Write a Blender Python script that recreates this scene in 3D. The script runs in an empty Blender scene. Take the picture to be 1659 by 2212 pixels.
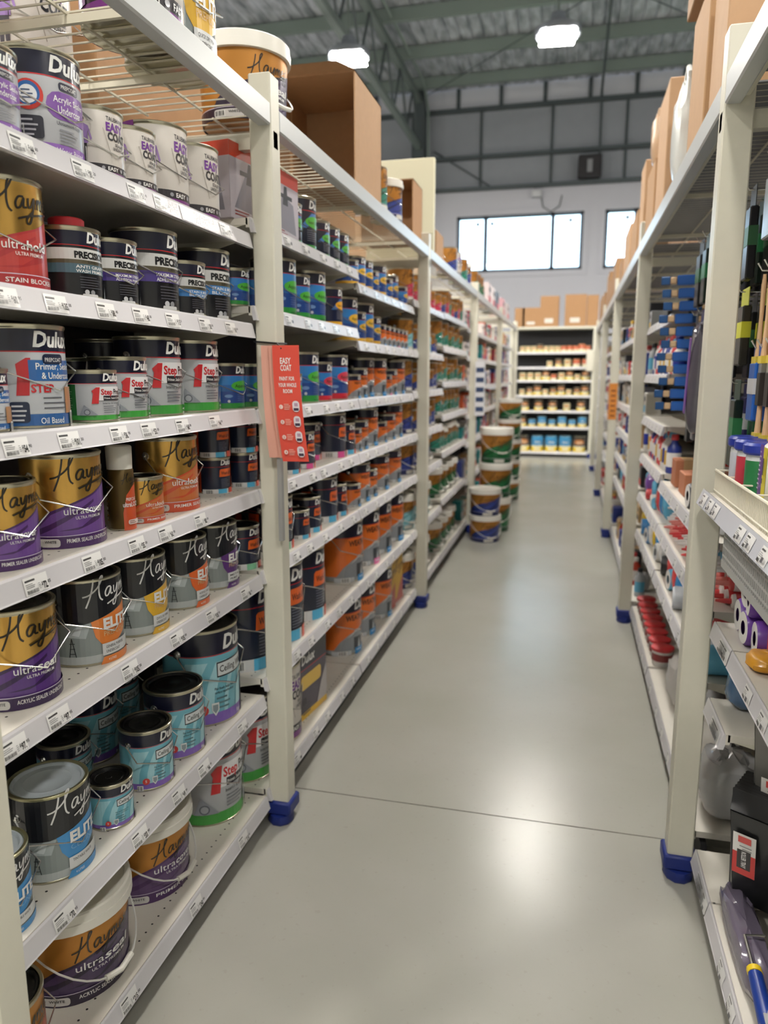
import bpy, bmesh, math, random
from mathutils import Vector, Matrix
R_ = random.Random(7)
C = bpy.context.scene.collection
sc = bpy.context.scene
PI = math.pi

# ---------------------------------------------------------------- camera
CAMH = 1.65
AX = ((0.96996, 0.04223, -0.23954), (0.24324, -0.16952, 0.95504), (-0.00027, -0.98462, -0.17470))
_vp = ((1235 - 829.5), (813 - 1106), 1600.0)
_n = math.sqrt(sum(c * c for c in _vp)); _Y = Vector([c / _n for c in _vp])
_a = (832 - 829.5) / 1600.0; _b = -(_a * _Y[0] + _Y[2]) / _Y[1]
_Z = -Vector((_a, _b, 1)).normalized(); _X = _Y.cross(_Z)
cam_d = bpy.data.cameras.new('camera'); cam = bpy.data.objects.new('camera', cam_d); C.objects.link(cam)
rx = Vector((_X[0], _Y[0], _Z[0])); dn = Vector((_X[1], _Y[1], _Z[1])); fw = Vector((_X[2], _Y[2], _Z[2]))
m = Matrix((rx, -dn, -fw)).transposed().to_4x4(); m.translation = Vector((0, 0, CAMH)); cam.matrix_world = m
cam_d.sensor_fit = 'VERTICAL'; cam_d.sensor_height = 36; cam_d.lens = 36 * 1600 / 2212
cam_d.clip_start = 0.05; cam_d.clip_end = 200
cam_d.dof.use_dof = True; cam_d.dof.focus_distance = 1.8; cam_d.dof.aperture_fstop = 2.7
sc.camera = cam

def unproj_u(u, v, x=None, y=None, z=None):
    """point of the place seen at pixel u, v on a plane x, y or z"""
    d = Vector(((u - 829.5) / 1600, (v - 1106) / 1600, 1))
    r = rx * d[0] + dn * d[1] + fw * d[2]
    t = x / r[0] if x is not None else (y / r[1] if y is not None else (z - CAMH) / r[2])
    return Vector((0, 0, CAMH)) + r * t
def proj(p):
    q = Vector(p) - Vector((0, 0, CAMH)); c = q.dot(fw)
    return 829.5 + 1600 * q.dot(rx) / c, 1106 + 1600 * q.dot(dn) / c
def edge_y(u, x, rad, z):
    """depth at which a round thing of radius rad standing at x shows its right edge at u"""
    lo, hi = .4, 18
    for _ in range(36):
        mm = (lo + hi) / 2; D = math.hypot(x, mm); al = math.atan2(x, mm) + math.asin(min(.99, rad / D)); L = math.sqrt(D * D - rad * rad)
        if proj((L * math.sin(al), L * math.cos(al), z))[0] < u: lo = mm
        else: hi = mm
    return lo

# ---------------------------------------------------------------- view, world
sc.view_settings.view_transform = 'Standard'; sc.view_settings.look = 'None'
sc.view_settings.gamma = 1; sc.view_settings.use_curve_mapping = False
sc.view_settings.exposure = 0.0
LAMP = 255.0
w = bpy.data.worlds.new('sky'); sc.world = w; w.use_nodes = True
bg = w.node_tree.nodes['Background']; bg.inputs[0].default_value = (.72, .85, 1, 1); bg.inputs[1].default_value = 6.5
sc.cycles.max_bounces = 7; sc.cycles.diffuse_bounces = 4; sc.cycles.glossy_bounces = 3; sc.cycles.transparent_max_bounces = 8
sc.cycles.sample_clamp_indirect = 4

# ---------------------------------------------------------------- materials
def lin(h):
    if isinstance(h, str):
        c = [int(h[i:i + 2], 16) / 255 for i in (0, 2, 4)]
    else: c = h
    return tuple(x / 12.92 if x <= .04045 else ((x + .055) / 1.055) ** 2.4 for x in c) + (1,)
_M = {}
def M(h, rough=.45, metal=0, bump=0, scale=60, var=0, coat=0):
    key = (h, rough, metal, bump, scale, var, coat)
    if key in _M: return _M[key]
    mt = bpy.data.materials.new('surface_' + h); mt.use_nodes = True; nt = mt.node_tree; b = nt.nodes['Principled BSDF']
    b.inputs['Base Color'].default_value = lin(h); b.inputs['Roughness'].default_value = rough; b.inputs['Metallic'].default_value = metal
    if coat: b.inputs['Coat Weight'].default_value = coat; b.inputs['Coat Roughness'].default_value = .12
    if bump or var:
        tc = nt.nodes.new('ShaderNodeTexCoord'); nz = nt.nodes.new('ShaderNodeTexNoise'); nz.inputs['Scale'].default_value = scale; nz.inputs['Detail'].default_value = 5
        nt.links.new(tc.outputs['Object'], nz.inputs['Vector'])
        if bump:
            bp = nt.nodes.new('ShaderNodeBump'); bp.inputs['Strength'].default_value = bump; bp.inputs['Distance'].default_value = .004
            nt.links.new(nz.outputs[0], bp.inputs['Height']); nt.links.new(bp.outputs[0], b.inputs['Normal'])
        if var:
            mx = nt.nodes.new('ShaderNodeMix'); mx.data_type = 'RGBA'; c = lin(h)
            mx.inputs[6].default_value = tuple(x * (1 - var) for x in c[:3]) + (1,); mx.inputs[7].default_value = tuple(min(1, x * (1 + var)) for x in c[:3]) + (1,)
            nt.links.new(nz.outputs[0], mx.inputs[0]); nt.links.new(mx.outputs[2], b.inputs['Base Color'])
    _M[key] = mt; return mt
def emis(h, s):
    mt = bpy.data.materials.new('glow_' + h); mt.use_nodes = True; b = mt.node_tree.nodes['Principled BSDF']
    b.inputs['Emission Color'].default_value = lin(h); b.inputs['Emission Strength'].default_value = s; return mt
def clear(h, alpha, rough=.1):
    mt = bpy.data.materials.new('clear_' + h); mt.use_nodes = True; b = mt.node_tree.nodes['Principled BSDF']
    b.inputs['Base Color'].default_value = lin(h); b.inputs['Alpha'].default_value = alpha; b.inputs['Roughness'].default_value = rough; return mt
P = lambda h: M(h, .3, 0, 0, 60, 0, .25)       # printed glossy label colour
GOLD = M('d2a656', .27, .85); GOLD2 = M('b97f38', .34, .45); TIN = M('c9c4ae', .28, 1); STEEL = M('d6d6d2', .25, 1)
CREAM = M('d5d2c2', .38, 0, .02, 30, .03); RAILM = M('cfcdd0', .3); SHELFM = M('dad5ca', .42, 0, 0, 8, .05); DARKM = M('26262b', .55)
CARD = M('a77f58', .75, 0, .15, 25, .08); CARD2 = M('ae8b68', .75, 0, .15, 30, .08); BLUE = M('1a2c78', .5, 0, .1, 60, .1)
WHITE = M('ece9e2', .4); WHITEP = M('e9e6dc', .35, 0, 0, 60, 0, .1); BLACK = M('141416', .4); CREAMW = M('e3ddc9', .4)

# ---------------------------------------------------------------- mesh builder
class MB:
    def __init__(s): s.v = []; s.f = []; s.mi = []; s.mats = []; s.sm = True
    def mid(s, m):
        if m not in s.mats: s.mats.append(m)
        return s.mats.index(m)
    def face(s, pts, m):
        n = len(s.v); s.v += [tuple(p) for p in pts]; s.f.append(tuple(range(n, n + len(pts)))); s.mi.append(s.mid(m)); return s
    def box(s, x0, x1, y0, y1, z0, z1, m, bev=0):
        k = s.mid(m); n = len(s.v)
        if bev:
            b = bev; pts = []
            # eight corners, each split in three: an octagonal bevelled box
            for sx in (0, 1):
                for sy in (0, 1):
                    for sz in (0, 1):
                        X, Y, Z = (x0, x1)[sx], (y0, y1)[sy], (z0, z1)[sz]; ix, iy, iz = (1 - 2 * sx) * b, (1 - 2 * sy) * b, (1 - 2 * sz) * b
                        pts += [(X, Y + iy, Z + iz), (X + ix, Y, Z + iz), (X + ix, Y + iy, Z)]
            s.v += pts
            I = lambda sx, sy, sz, a: n + (sx * 4 + sy * 2 + sz) * 3 + a
            fs = []
            for q in (0, 1):
                fs += [(I(q, 0, 0, 0), I(q, 1, 0, 0), I(q, 1, 1, 0), I(q, 0, 1, 0)), (I(0, q, 0, 1), I(1, q, 0, 1), I(1, q, 1, 1), I(0, q, 1, 1)), (I(0, 0, q, 2), I(1, 0, q, 2), I(1, 1, q, 2), I(0, 1, q, 2))]
                for r in (0, 1):
                    fs += [(I(q, r, 0, 0), I(q, r, 1, 0), I(q, r, 1, 1), I(q, r, 0, 1)), (I(q, 0, r, 0), I(q, 1, r, 0), I(q, 1, r, 2), I(q, 0, r, 2)), (I(0, q, r, 1), I(1, q, r, 1), I(1, q, r, 2), I(0, q, r, 2))]
            for sx in (0, 1):
                for sy in (0, 1):
                    for sz in (0, 1): fs.append((I(sx, sy, sz, 0), I(sx, sy, sz, 1), I(sx, sy, sz, 2)))
            s.f += fs; s.mi += [k] * len(fs); return s
        s.v += [(x, y, z) for x in (x0, x1) for y in (y0, y1) for z in (z0, z1)]
        for q in ((0, 1, 3, 2), (4, 6, 7, 5), (0, 4, 5, 1), (2, 3, 7, 6), (0, 2, 6, 4), (1, 5, 7, 3)): s.f.append(tuple(n + i for i in q)); s.mi.append(k)
        return s
    def lathe(s, prof, mats, seg=36, cx=0, cy=0, cz=0, cap0=True, cap1=True, axis='z', sx=1, sy=1):
        """prof: [(r, z)]; mats: one material or one for each ring"""
        n = len(s.v)
        for r, z in prof:
            for i in range(seg):
                a = 2 * PI * i / seg; p = (r * math.cos(a) * sx, r * math.sin(a) * sy, z)
                if axis == 'x': p = (p[2], p[0], p[1])
                elif axis == 'y': p = (p[1], p[2], p[0])
                s.v.append((cx + p[0], cy + p[1], cz + p[2]))
        for j in range(len(prof) - 1):
            k = s.mid(mats[j] if isinstance(mats, list) else mats)
            for i in range(seg):
                i2 = (i + 1) % seg; s.f.append((n + j * seg + i, n + j * seg + i2, n + (j + 1) * seg + i2, n + (j + 1) * seg + i)); s.mi.append(k)
        mm = mats if not isinstance(mats, list) else None
        if cap0: s.f.append(tuple(n + i for i in reversed(range(seg)))); s.mi.append(s.mid(mm or mats[0]))
        if cap1: s.f.append(tuple(n + (len(prof) - 1) * seg + i for i in range(seg))); s.mi.append(s.mid(mm or mats[-1]))
        return s
    def tube(s, pts, r, m, seg=6, cap=True):
        pts = [Vector(p) for p in pts]; n = len(s.v); k = s.mid(m); up = None
        for i, p in enumerate(pts):
            d = (pts[min(i + 1, len(pts) - 1)] - pts[max(i - 1, 0)]).normalized()
            if up is None: up = d.orthogonal().normalized()
            up = (up - d * up.dot(d)).normalized() if (up - d * up.dot(d)).length > 1e-4 else d.orthogonal().normalized()
            q = d.cross(up); rr = r[i] if isinstance(r, (list, tuple)) else r
            for a in range(seg): s.v.append(tuple(p + (up * math.cos(2 * PI * a / seg) + q * math.sin(2 * PI * a / seg)) * rr))
        for j in range(len(pts) - 1):
            for i in range(seg):
                i2 = (i + 1) % seg; s.f.append((n + j * seg + i, n + j * seg + i2, n + (j + 1) * seg + i2, n + (j + 1) * seg + i)); s.mi.append(k)
        if cap: s.f.append(tuple(n + i for i in reversed(range(seg)))); s.mi.append(k); s.f.append(tuple(n + (len(pts) - 1) * seg + i for i in range(seg))); s.mi.append(k)
        return s
    def prism(s, poly, m, a0, a1, axis='y'):
        """outline poly [(p, q)] swept along an axis from a0 to a1"""
        n = len(s.v); k = s.mid(m); L = len(poly)
        for a in (a0, a1):
            for p, q in poly: s.v.append({'y': (p, a, q), 'x': (a, p, q), 'z': (p, q, a)}[axis])
        for i in range(L): j = (i + 1) % L; s.f.append((n + i, n + j, n + L + j, n + L + i)); s.mi.append(k)
        s.f.append(tuple(n + i for i in reversed(range(L)))); s.f.append(tuple(n + L + i for i in range(L))); s.mi += [k, k]
        return s
    def ball(s, c, r, m, seg=12, rings=7, fn=None):
        prof = [(r * math.sin(PI * j / rings), -r * math.cos(PI * j / rings)) for j in range(rings + 1)]
        prof[0] = (r * .02, prof[0][1]); prof[-1] = (r * .02, prof[-1][1]); n = len(s.v)
        s.lathe(prof, m, seg, c[0], c[1], c[2])
        if fn: s.v[n:] = [fn(p) for p in s.v[n:]]
        return s
    def join(s, o, mat4=None):
        n = len(s.v); s.v += [tuple(mat4 @ Vector(v)) for v in o.v] if mat4 else o.v
        s.f += [tuple(n + i for i in f) for f in o.f]; s.mi += [s.mid(o.mats[i]) for i in o.mi]; return s
    def xf(s, mat4): s.v = [tuple(mat4 @ Vector(v)) for v in s.v]; return s
    def mesh(s, name, smooth=True):
        me = bpy.data.meshes.new(name); me.from_pydata(s.v, [], s.f)
        for m_ in s.mats: me.materials.append(m_)
        me.polygons.foreach_set('material_index', s.mi)
        if smooth: me.polygons.foreach_set('use_smooth', [True] * len(s.f)); me.set_sharp_from_angle(angle=math.radians(38))
        me.update(); return me
    def build(s, name, parent=None, loc=(0, 0, 0), rz=0, smooth=True):
        bm = bmesh.new(); me = s.mesh(name, False); bm.from_mesh(me); bmesh.ops.recalc_face_normals(bm, faces=bm.faces); bm.to_mesh(me); bm.free()
        if smooth: me.polygons.foreach_set('use_smooth', [True] * len(me.polygons)); me.set_sharp_from_angle(angle=math.radians(38))
        return put(name, me, parent, loc, rz)
def put(name, me, parent=None, loc=(0, 0, 0), rz=0):
    o = bpy.data.objects.new(name, me); C.objects.link(o); o.location = loc; o.rotation_euler = (0, 0, rz)
    if parent: o.parent = parent
    return o
USED = {}
def tag(o, label, cat, group=None):
    ws = label.split()
    if len(ws) > 16: label = ' '.join(ws[:16])
    o['label'] = label; o['category'] = cat
    if group: o['group'] = group
    USED[label] = USED.get(label, 0) + 1
    return o
def thing(name, label, cat, loc=(0, 0, 0), rz=0, group=None):
    o = bpy.data.objects.new(name, None); C.objects.link(o); o.location = loc; o.rotation_euler = (0, 0, rz); o.empty_display_size = .1
    return tag(o, label, cat, group)
def struct(o): o['kind'] = 'structure'; return o

# ---------------------------------------------------------------- printed artwork wrapped on curved or flat faces
_TX = {}
def text_tris(s, bold, shear):
    key = (s, bold, shear)
    if key not in _TX:
        cu = bpy.data.curves.new('t', 'FONT'); cu.body = s; cu.offset = bold; cu.shear = shear; cu.resolution_u = 2; cu.fill_mode = 'FRONT'
        ob = bpy.data.objects.new('t', cu); C.objects.link(ob)
        me = bpy.data.meshes.new_from_object(ob.evaluated_get(bpy.context.evaluated_depsgraph_get()))
        vs = [(v.co.x, v.co.y) for v in me.vertices]; fs = [tuple(p.vertices) for p in me.polygons]
        x0 = min(v[0] for v in vs); x1 = max(v[0] for v in vs)
        _TX[key] = ([(x - x0, y) for x, y in vs], fs, x1 - x0)
        bpy.data.objects.remove(ob); bpy.data.curves.remove(cu); bpy.data.meshes.remove(me)
    return _TX[key]
def smooth(pts, n=5):
    out = []
    for i in range(len(pts) - 1):
        p0, p1, p2, p3 = pts[max(i - 1, 0)], pts[i], pts[i + 1], pts[min(i + 2, len(pts) - 1)]
        for k in range(n):
            t = k / n; out.append(tuple(.5 * ((2 * p1[a]) + (p2[a] - p0[a]) * t + (2 * p0[a] - 5 * p1[a] + 4 * p2[a] - p3[a]) * t * t + (3 * p1[a] - p0[a] - 3 * p2[a] + p3[a]) * t ** 3) for a in (0, 1)))
    return out + [tuple(pts[-1])]
SCRIPT = [[(.34, 1.0), (.27, .6), (.14, .15), (-.06, -.32)], [(-.18, .22), (.12, .28), (.5, .55), (.76, .98), (.72, 1.06), (.62, .9), (.56, .4), (.6, .05), (.72, -.1)],
  [(1.18, .44), (1.0, .44), (.87, .24), (.9, .05), (1.05, .1), (1.2, .4), (1.17, .1), (1.3, .08)], [(1.38, .42), (1.38, .12), (1.5, .12), (1.68, .44), (1.6, 0), (1.42, -.45), (1.28, -.48), (1.3, -.3), (1.6, -.02)],
  [(1.82, .42), (1.78, .05)], [(1.8, .22), (1.96, .42), (1.98, .05)], [(1.98, .22), (2.14, .42), (2.14, .1), (2.26, .06)], [(2.32, .2), (2.5, .3), (2.45, .42), (2.32, .3), (2.36, .08), (2.56, .1)],
  [(2.86, .44), (2.7, .35), (2.84, .18), (2.72, .04), (2.58, .1)], [(.92, -.34), (1.5, -.2), (2.95, -.02)]]
class Art:
    def __init__(s, R, H, taper=0): s.R = R; s.H = H; s.L = []; s.n = 0; s.tp = taper
    def tri(s, vs, fs, col): s.L.append((vs, fs, col, s.n)); s.n += 1; return s
    def poly(s, pts, col):
        from mathutils.geometry import tessellate_polygon
        vs = [(t * s.R, y * s.H) for t, y in pts]; fs = tessellate_polygon([[Vector((a, b, 0)) for a, b in vs]]); return s.tri(vs, [tuple(f) for f in fs], col)
    def rect(s, t0, y0, t1, y1, col): return s.poly([(t0, y0), (t1, y0), (t1, y1), (t0, y1)], col)
    def pill(s, t0, y0, t1, y1, col, k=.35):
        h = (y1 - y0) * s.H; r = min(h * k, (t1 - t0) * s.R / 2); a = r / s.R; b = r / s.H; pts = []
        for cx, cy, q in ((t1 - a, y1 - b, 0), (t0 + a, y1 - b, 1), (t0 + a, y0 + b, 2), (t1 - a, y0 + b, 3)):
            for i in range(4): an = (q + i / 3) * PI / 2; pts.append((cx + a * math.cos(an), cy + b * math.sin(an)))
        return s.poly(pts, col)
    def ell(s, t, y, rt, ry, col, n=24): return s.poly([(t + rt * math.cos(2 * PI * i / n), y + ry * math.sin(2 * PI * i / n)) for i in range(n)], col)
    def disc(s, t, y, r, col): return s.ell(t, y, r * s.H / s.R, r, col)
    def text(s, st, t, y, size, col, bold=0, shear=0, sx=1, w=None):
        if not st.strip(): return s
        vs, fs, W = text_tris(st, bold, shear); k = size * s.H; kx = k * sx if w is None else w * s.R / W
        return s.tri([(t * s.R + x * kx, y * s.H + yy * k) for x, yy in vs], fs, col)
    def stroke(s, pts, wd, col, absx=False):
        vs = []; fs = []
        for i, p in enumerate(pts):
            a = pts[max(i - 1, 0)]; b = pts[min(i + 1, len(pts) - 1)]; dx, dy = b[0] - a[0], b[1] - a[1]; L = math.hypot(dx, dy) or 1
            vs += [(p[0] - dy / L * wd, p[1] + dx / L * wd), (p[0] + dy / L * wd, p[1] - dx / L * wd)]
            if i: fs.append((2 * i - 2, 2 * i - 1, 2 * i + 1, 2 * i))
        return s.tri(vs, fs, col)
    def line(s, t0, y0, t1, y1, w_, col): return s.stroke([(t0 * s.R, y0 * s.H), (t1 * s.R, y1 * s.H)], w_ * s.H / 2, col)
    def script(s, t, y, size, col, sx=1, rot=.12, n=None):
        k = size * s.H
        for st in SCRIPT[:n]:
            q = [(t * s.R + a * k * sx, y * s.H + (b + a * rot) * k) for a, b in smooth(st)]
            s.stroke(q, k * .036, col)
        return s
    def rows(s, t, y, w_, n, pitch, col, h=None):
        for i in range(n): ww = w_ * (.7 + .3 * ((i * 37 % 10) / 10)); s.rect(t, y - i * pitch, t + ww, y - i * pitch + (h or pitch * .38), col)
        return s
    def barcode(s, t, y, w_, h, k=9):
        s.rect(t, y, t + w_, y + h, P('f0efec'))
        for i in range(k): s.rect(t + w_ * (.08 + .84 * i / k), y + h * .12, t + w_ * (.08 + .84 * (i + .35 + .3 * (i * 7 % 3 == 0)) / k), y + h * .9, P('1a1a1a'))
        return s
    def wrap(s, out=None, lift=.0003, dz=.00016, cz=0, step=.13):
        """adds the artwork to MB out, wrapped round the z axis, front towards +x"""
        out = out or MB(); bm = bmesh.new(); mats = []
        for vs, fs, col, n in s.L:
            if col not in mats: mats.append(col)
            k = mats.index(col); bv = [bm.verts.new((x, y, lift + dz * n)) for x, y in vs]
            for f in fs:
                try: bm.faces.new([bv[i] for i in f]).material_index = k
                except ValueError: pass
        xs = [v.co.x for v in bm.verts]; st = step * s.R; x = math.floor(min(xs) / st) * st
        while x < max(xs):
            bmesh.ops.bisect_plane(bm, geom=bm.verts[:] + bm.edges[:] + bm.faces[:], dist=1e-7, plane_co=(x, 0, 0), plane_no=(1, 0, 0)); x += st
        bm.verts.index_update(); n0 = len(out.v)
        for v in bm.verts:
            rr = s.R * (1 + s.tp * (v.co.y / s.H - .5)) + v.co.z; a = v.co.x / s.R
            out.v.append((rr * math.cos(a), rr * math.sin(a), cz + v.co.y))
        for f in bm.faces: out.f.append(tuple(n0 + q.index for q in f.verts)); out.mi.append(out.mid(mats[f.material_index]))
        bm.free(); return out
    def flat(s, out=None, lift=.0004, dz=.0003, mat4=None):
        """artwork on a flat face: local x right, y up, facing +z before mat4"""
        out = out or MB()
        for vs, fs, col, n in s.L:
            n0 = len(out.v); out.v += [tuple((mat4 or Matrix()) @ Vector((x, y, lift + dz * n))) for x, y in vs]; k = out.mid(col)
            for f in fs: out.f.append(tuple(n0 + i for i in f)); out.mi.append(k)
        return out
# ---------------------------------------------------------------- tins and pails
NAVY, RED, WHT, BLK, GRY = P('14162c'), P('c3262c'), P('f2f2ef'), P('17171a'), P('b9bcc0')
ORG, PUR, GRN, BLU, YEL = P('e06a2b'), P('7a55a8'), P('2f8a3c'), P('2a63a8'), P('e3b62a')
def dulux(a, t=-.5, s=1.0):
    a.rect(-PI, .735, PI, .745, RED); a.text('Dulux', t, .79, .205 * s, WHT, .035, .18, sx=.92)
def A_acr(a):
    a.rect(-PI, .0, PI, .13, P('8a5fb0')); dulux(a)
    a.pill(-.62, .36, .8, .62, P('7e52a0'), .5); a.pill(-.3, .63, .3, .71, P('26263a')); a.text('PREPCOAT', -.24, .65, .055, WHT, w=.46)
    a.text('Acrylic Sealer', -.45, .52, .085, WHT, .01, w=.95); a.text('Undercoat', -.35, .42, .1, WHT, .01, w=.7); a.text('Ultrasmooth finish', -.4, .31, .05, NAVY, w=.7)
    a.disc(-1.0, .55, .14, P('c23a30')); a.disc(-1.0, .56, .11, P('2f5f9c')); a.disc(-1.0, .55, .085, P('d9dadd')); a.rows(-1.14, .58, .28, 3, .035, P('43506a'))
    a.rows(-.35, .26, .55, 5, .03, P('8a8c94')); a.text('Water Based', -.45, .04, .08, WHT, w=.75); a.pill(-1.35, .15, -.7, .36, P('2b2b36'), .15); a.rows(-1.28, .31, .5, 4, .045, P('b8b8c0')); a.barcode(.55, .02, .25, .2)
def A_oil(a):
    a.rect(-PI, 0, PI, .14, P('2d5c96')); dulux(a, -.55)
    a.poly([(-.95, .62), (-.72, .68), (-.62, .68), (-.7, .32), (-.98, .32), (-.93, .5)], P('b92a30')); a.rect(-.68, .46, .9, .66, P('2d62a0')); a.pill(-.35, .62, .25, .72, P('1c2740')); a.text('PREPCOAT', -.29, .645, .055, WHT, w=.48)
    a.text('Primer, Sealer', -.52, .57, .09, WHT, .01, w=1.15); a.text('& Undercoat', -.4, .48, .09, WHT, .01, w=.95); a.text('STEP', -.66, .35, .11, P('b92a30'), .03, w=.55)
    a.rows(-.4, .29, .75, 3, .05, P('55575e'), .012); a.rect(.25, .14, .7, .4, P('a87d55')); a.pill(-1.15, .06, -.72, .26, P('1c2740'), .15); a.rows(-1.1, .21, .34, 4, .045, P('c8c8cc')); a.text('Oil Based', -.5, .045, .085, WHT, w=.62); a.barcode(.45, .0, .25, .16)
def A_step(a):
    a.rect(-PI, 0, PI, .14, P('3f9a3f')); a.rect(-PI, .14, -1.45, .72, P('2c6b38')); a.rows(-2.1, .62, .5, 11, .042, P('8fb58f')); dulux(a, -.35)
    a.rect(-.62, .42, .95, .68, P('e7e7e8')); a.rect(-.36, .42, .95, .51, P('22222a')); a.poly([(-.8, .6), (-.62, .67), (-.48, .67), (-.56, .36), (-.82, .36), (-.75, .55)], P('c3262c'))
    a.text('Step', -.45, .53, .15, P('c3262c'), .03, w=.52); a.text('Prep', .14, .53, .15, BLK, .02, w=.5); a.text('Primer, Sealer & Undercoat', -.33, .445, .055, WHT, .01, w=1.1)
    a.text('Interior & Exterior', -.4, .35, .055, P('2a2a30'), .01, w=.85); a.rows(-.38, .3, .65, 4, .038, P('6b6d74')); a.poly([(-1.3, .14), (-1.1, .34), (-.6, .14)], P('8f949c')); a.poly([(.3, .14), (.55, .42), (.62, .42), (.5, .14)], P('9fa3aa'))
    a.disc(-1.0, .2, .055, P('5e636c')); a.disc(-1.0, .2, .04, P('a4a8af')); a.text('water', .3, .075, .05, WHT, .01, w=.25); a.text('based', .3, .025, .05, WHT, .01, w=.25); a.barcode(.62, .01, .2, .16, 6)
def A_prec(a, band='4b3a86', t1='MAXIMUM STRENGTH', t2='ADHESION PRIMER'):
    a.rect(-PI, .545, PI, .7, P('dcdcda')); dulux(a, -.2); a.text('PRECISION', -.62, .57, .125, BLK, .05, sx=.95); a.rect(-PI, .49, PI, .545, P('5a5340')); a.text('SURFACE PREPARATION', -.2, .505, .045, P('15151a'), .01)
    a.rect(-PI, .36, PI, .49, P(band)); a.text(t1, -.6, .43, .06, WHT, .015, w=1.3); a.text(t2, -.6, .37, .06, WHT, .015, w=1.05); a.rows(-.5, .3, .85, 5, .036, P('4c4c54'))
    a.disc(-.3, .1, .035, P('c9cacd')); a.disc(-.1, .1, .035, P('8f9094')); a.pill(-.45, .03, .1, .075, P('d5d5d5')); a.poly([(.5, 0), (.75, 0), (.75, .3), (.68, .22)], P('c3ccd0'))
def A_ceil(a):
    a.rect(-PI, 0, PI, .13, P('7a5bb0')); 
    for t, w_ in ((-1.7, .5), (-.9, .25), (-.35, .12), (.1, .3)): a.poly([(t, .13), (t + w_, .13)] + [(t + w_ + .55 * q * q, .13 + .6 * q) for q in (.3, .6, .9)] + [(t + .45 * q * q, .13 + .6 * q) for q in (.9, .6, .3)], P('a3d3dd'))
    dulux(a, -.32); a.poly([(-.52, .5), (.75, .5), (.75, .68), (-.52, .66)], P('22222a')); a.poly([(-.495, .515), (.73, .515), (.73, .665), (-.495, .645)], P('d9dee0')); a.text('Ceiling White', -.44, .55, .1, BLK, .012, w=1.08)
    a.text('Flat finish helps hide', -.6, .37, .04, P('33454c'), .01, w=.62); a.text('surface imperfections', -.6, .33, .04, P('33454c'), .01, w=.6); a.rows(-.56, .27, .45, 3, .05, P('54767f')); a.disc(-.92, .17, .055, P('c3352f')); a.text('5', -.955, .15, .06, WHT, .02); a.poly([(-.7, .24), (-.5, .24), (-.5, .16), (-.6, .1), (-.7, .16)], P('dfe3e4')); a.poly([(-.67, .22), (-.53, .22), (-.53, .165), (-.6, .125), (-.67, .165)], P('7e8c92'))
    a.text('flat', .1, .05, .06, WHT, .01); a.poly([(.45, 0), (.85, 0), (.85, .4), (.6, .42)], P('b9bcbc')); a.barcode(.5, .0, .25, .18, 6); a.barcode(-1.25, .02, .22, .09, 5)
def A_aqua(a, el='4fae3f', bot='2f8a3c', nm='Aquanamel'):
    a.rect(-PI, 0, PI, .15, P(bot)); a.poly([(-PI, .4), (PI, .4), (PI, .735), (-PI, .735)], P('2f7cc0')); a.poly([(-PI, .4), (PI, .4), (PI, .52), (-PI, .55)], P('2a64a8')); dulux(a, -.35)
    a.ell(.1, .52, .72, .11, P(el)); a.text(nm, -.42, .485, .1, P('0f2a12'), .012, .1, w=1.0); a.ell(-.75, .3, .2, .035, P('6d8fc0')); a.rows(-.3, .32, .5, 4, .04, P('4a66a8')); a.disc(-.75, .19, .03, P('c8c8d0')); a.text('water based', -.3, .05, .055, P('13161c'), w=.5); a.barcode(.6, .15, .2, .2, 5)
def A_super(a, el='e8a82a', bot='e0a92c'):
    a.rect(-PI, 0, PI, .12, P(bot)); dulux(a, -.35); a.poly([(-.9, .42), (-.2, .7), (.2, .7), (-.5, .42)], P('3a6fb0')); a.ell(.1, .54, .68, .11, P(el)); a.text('Super Enamel', -.42, .51, .08, P('2a1d05'), .012, w=1.0); a.rows(-.5, .38, .7, 6, .038, P('8a8c98'), .008); a.poly([(.35, .12), (.8, .12), (.8, .55), (.7, .5)], P('c9cacc'))
def A_wash(a, sq='59b7e0'):
    dulux(a, -.4); a.poly([(-.5, .47), (.85, .47), (.85, .69), (-.4, .68), (-.47, .65)], P('e2662a')); a.text('Wash & Wear', -.38, .53, .12, P('1b1420'), .02, w=1.15); a.rows(-.4, .4, .62, 7, .038, P('7d8294'), .009)
    a.rect(-1.5, 0, .1, .14, P('e8e8e8')); a.barcode(-1.3, .01, .45, .12); a.rect(-.6, 0, -.05, .14, P(sq)); a.poly([(.35, 0), (.9, 0), (.9, .45), (.62, .35)], P('cfc9bf')); a.rect(.1, 0, .9, .16, P('e4573a')); a.rect(-2.2, .05, -1.55, .7, P('c04a22')); a.rows(-2.1, .6, .5, 10, .045, P('7a2f14'))
def A_weath(a, sq='2b8fd0'):
    a.poly([(-PI, .08), (-1.3, .1), (-1.0, .25), (-.6, .36), (.1, .45), (1.2, .52), (1.2, .74), (-PI, .74)], P('e0702a')); dulux(a, -.3); a.text('WEATHERSHIELD', -.75, .6, .13, P('2a1a1c'), .035, sx=.8)
    a.poly([(-1.0, .06), (-.9, .27), (-.3, .4), (.3, .45), (.3, .06)], P('8e9398')); a.poly([(-.7, .3), (-.2, .44), (.5, .36), (.5, .33), (-.2, .4)], P('d5d8da')); a.rect(-.35, .08, .25, .3, P('3a3f45')); a.poly([(-.1, .1), (0, .28), (.12, .1)], P('b9bfc4'))
    a.rect(-1.4, .0, -.5, .08, P('cfd2d4')); a.barcode(-1.1, .0, .4, .08); a.rect(-.3, 0, .8, .11, P(sq)); a.rows(-.2, .06, .5, 1, .04, P('d9e8f2'))
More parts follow.
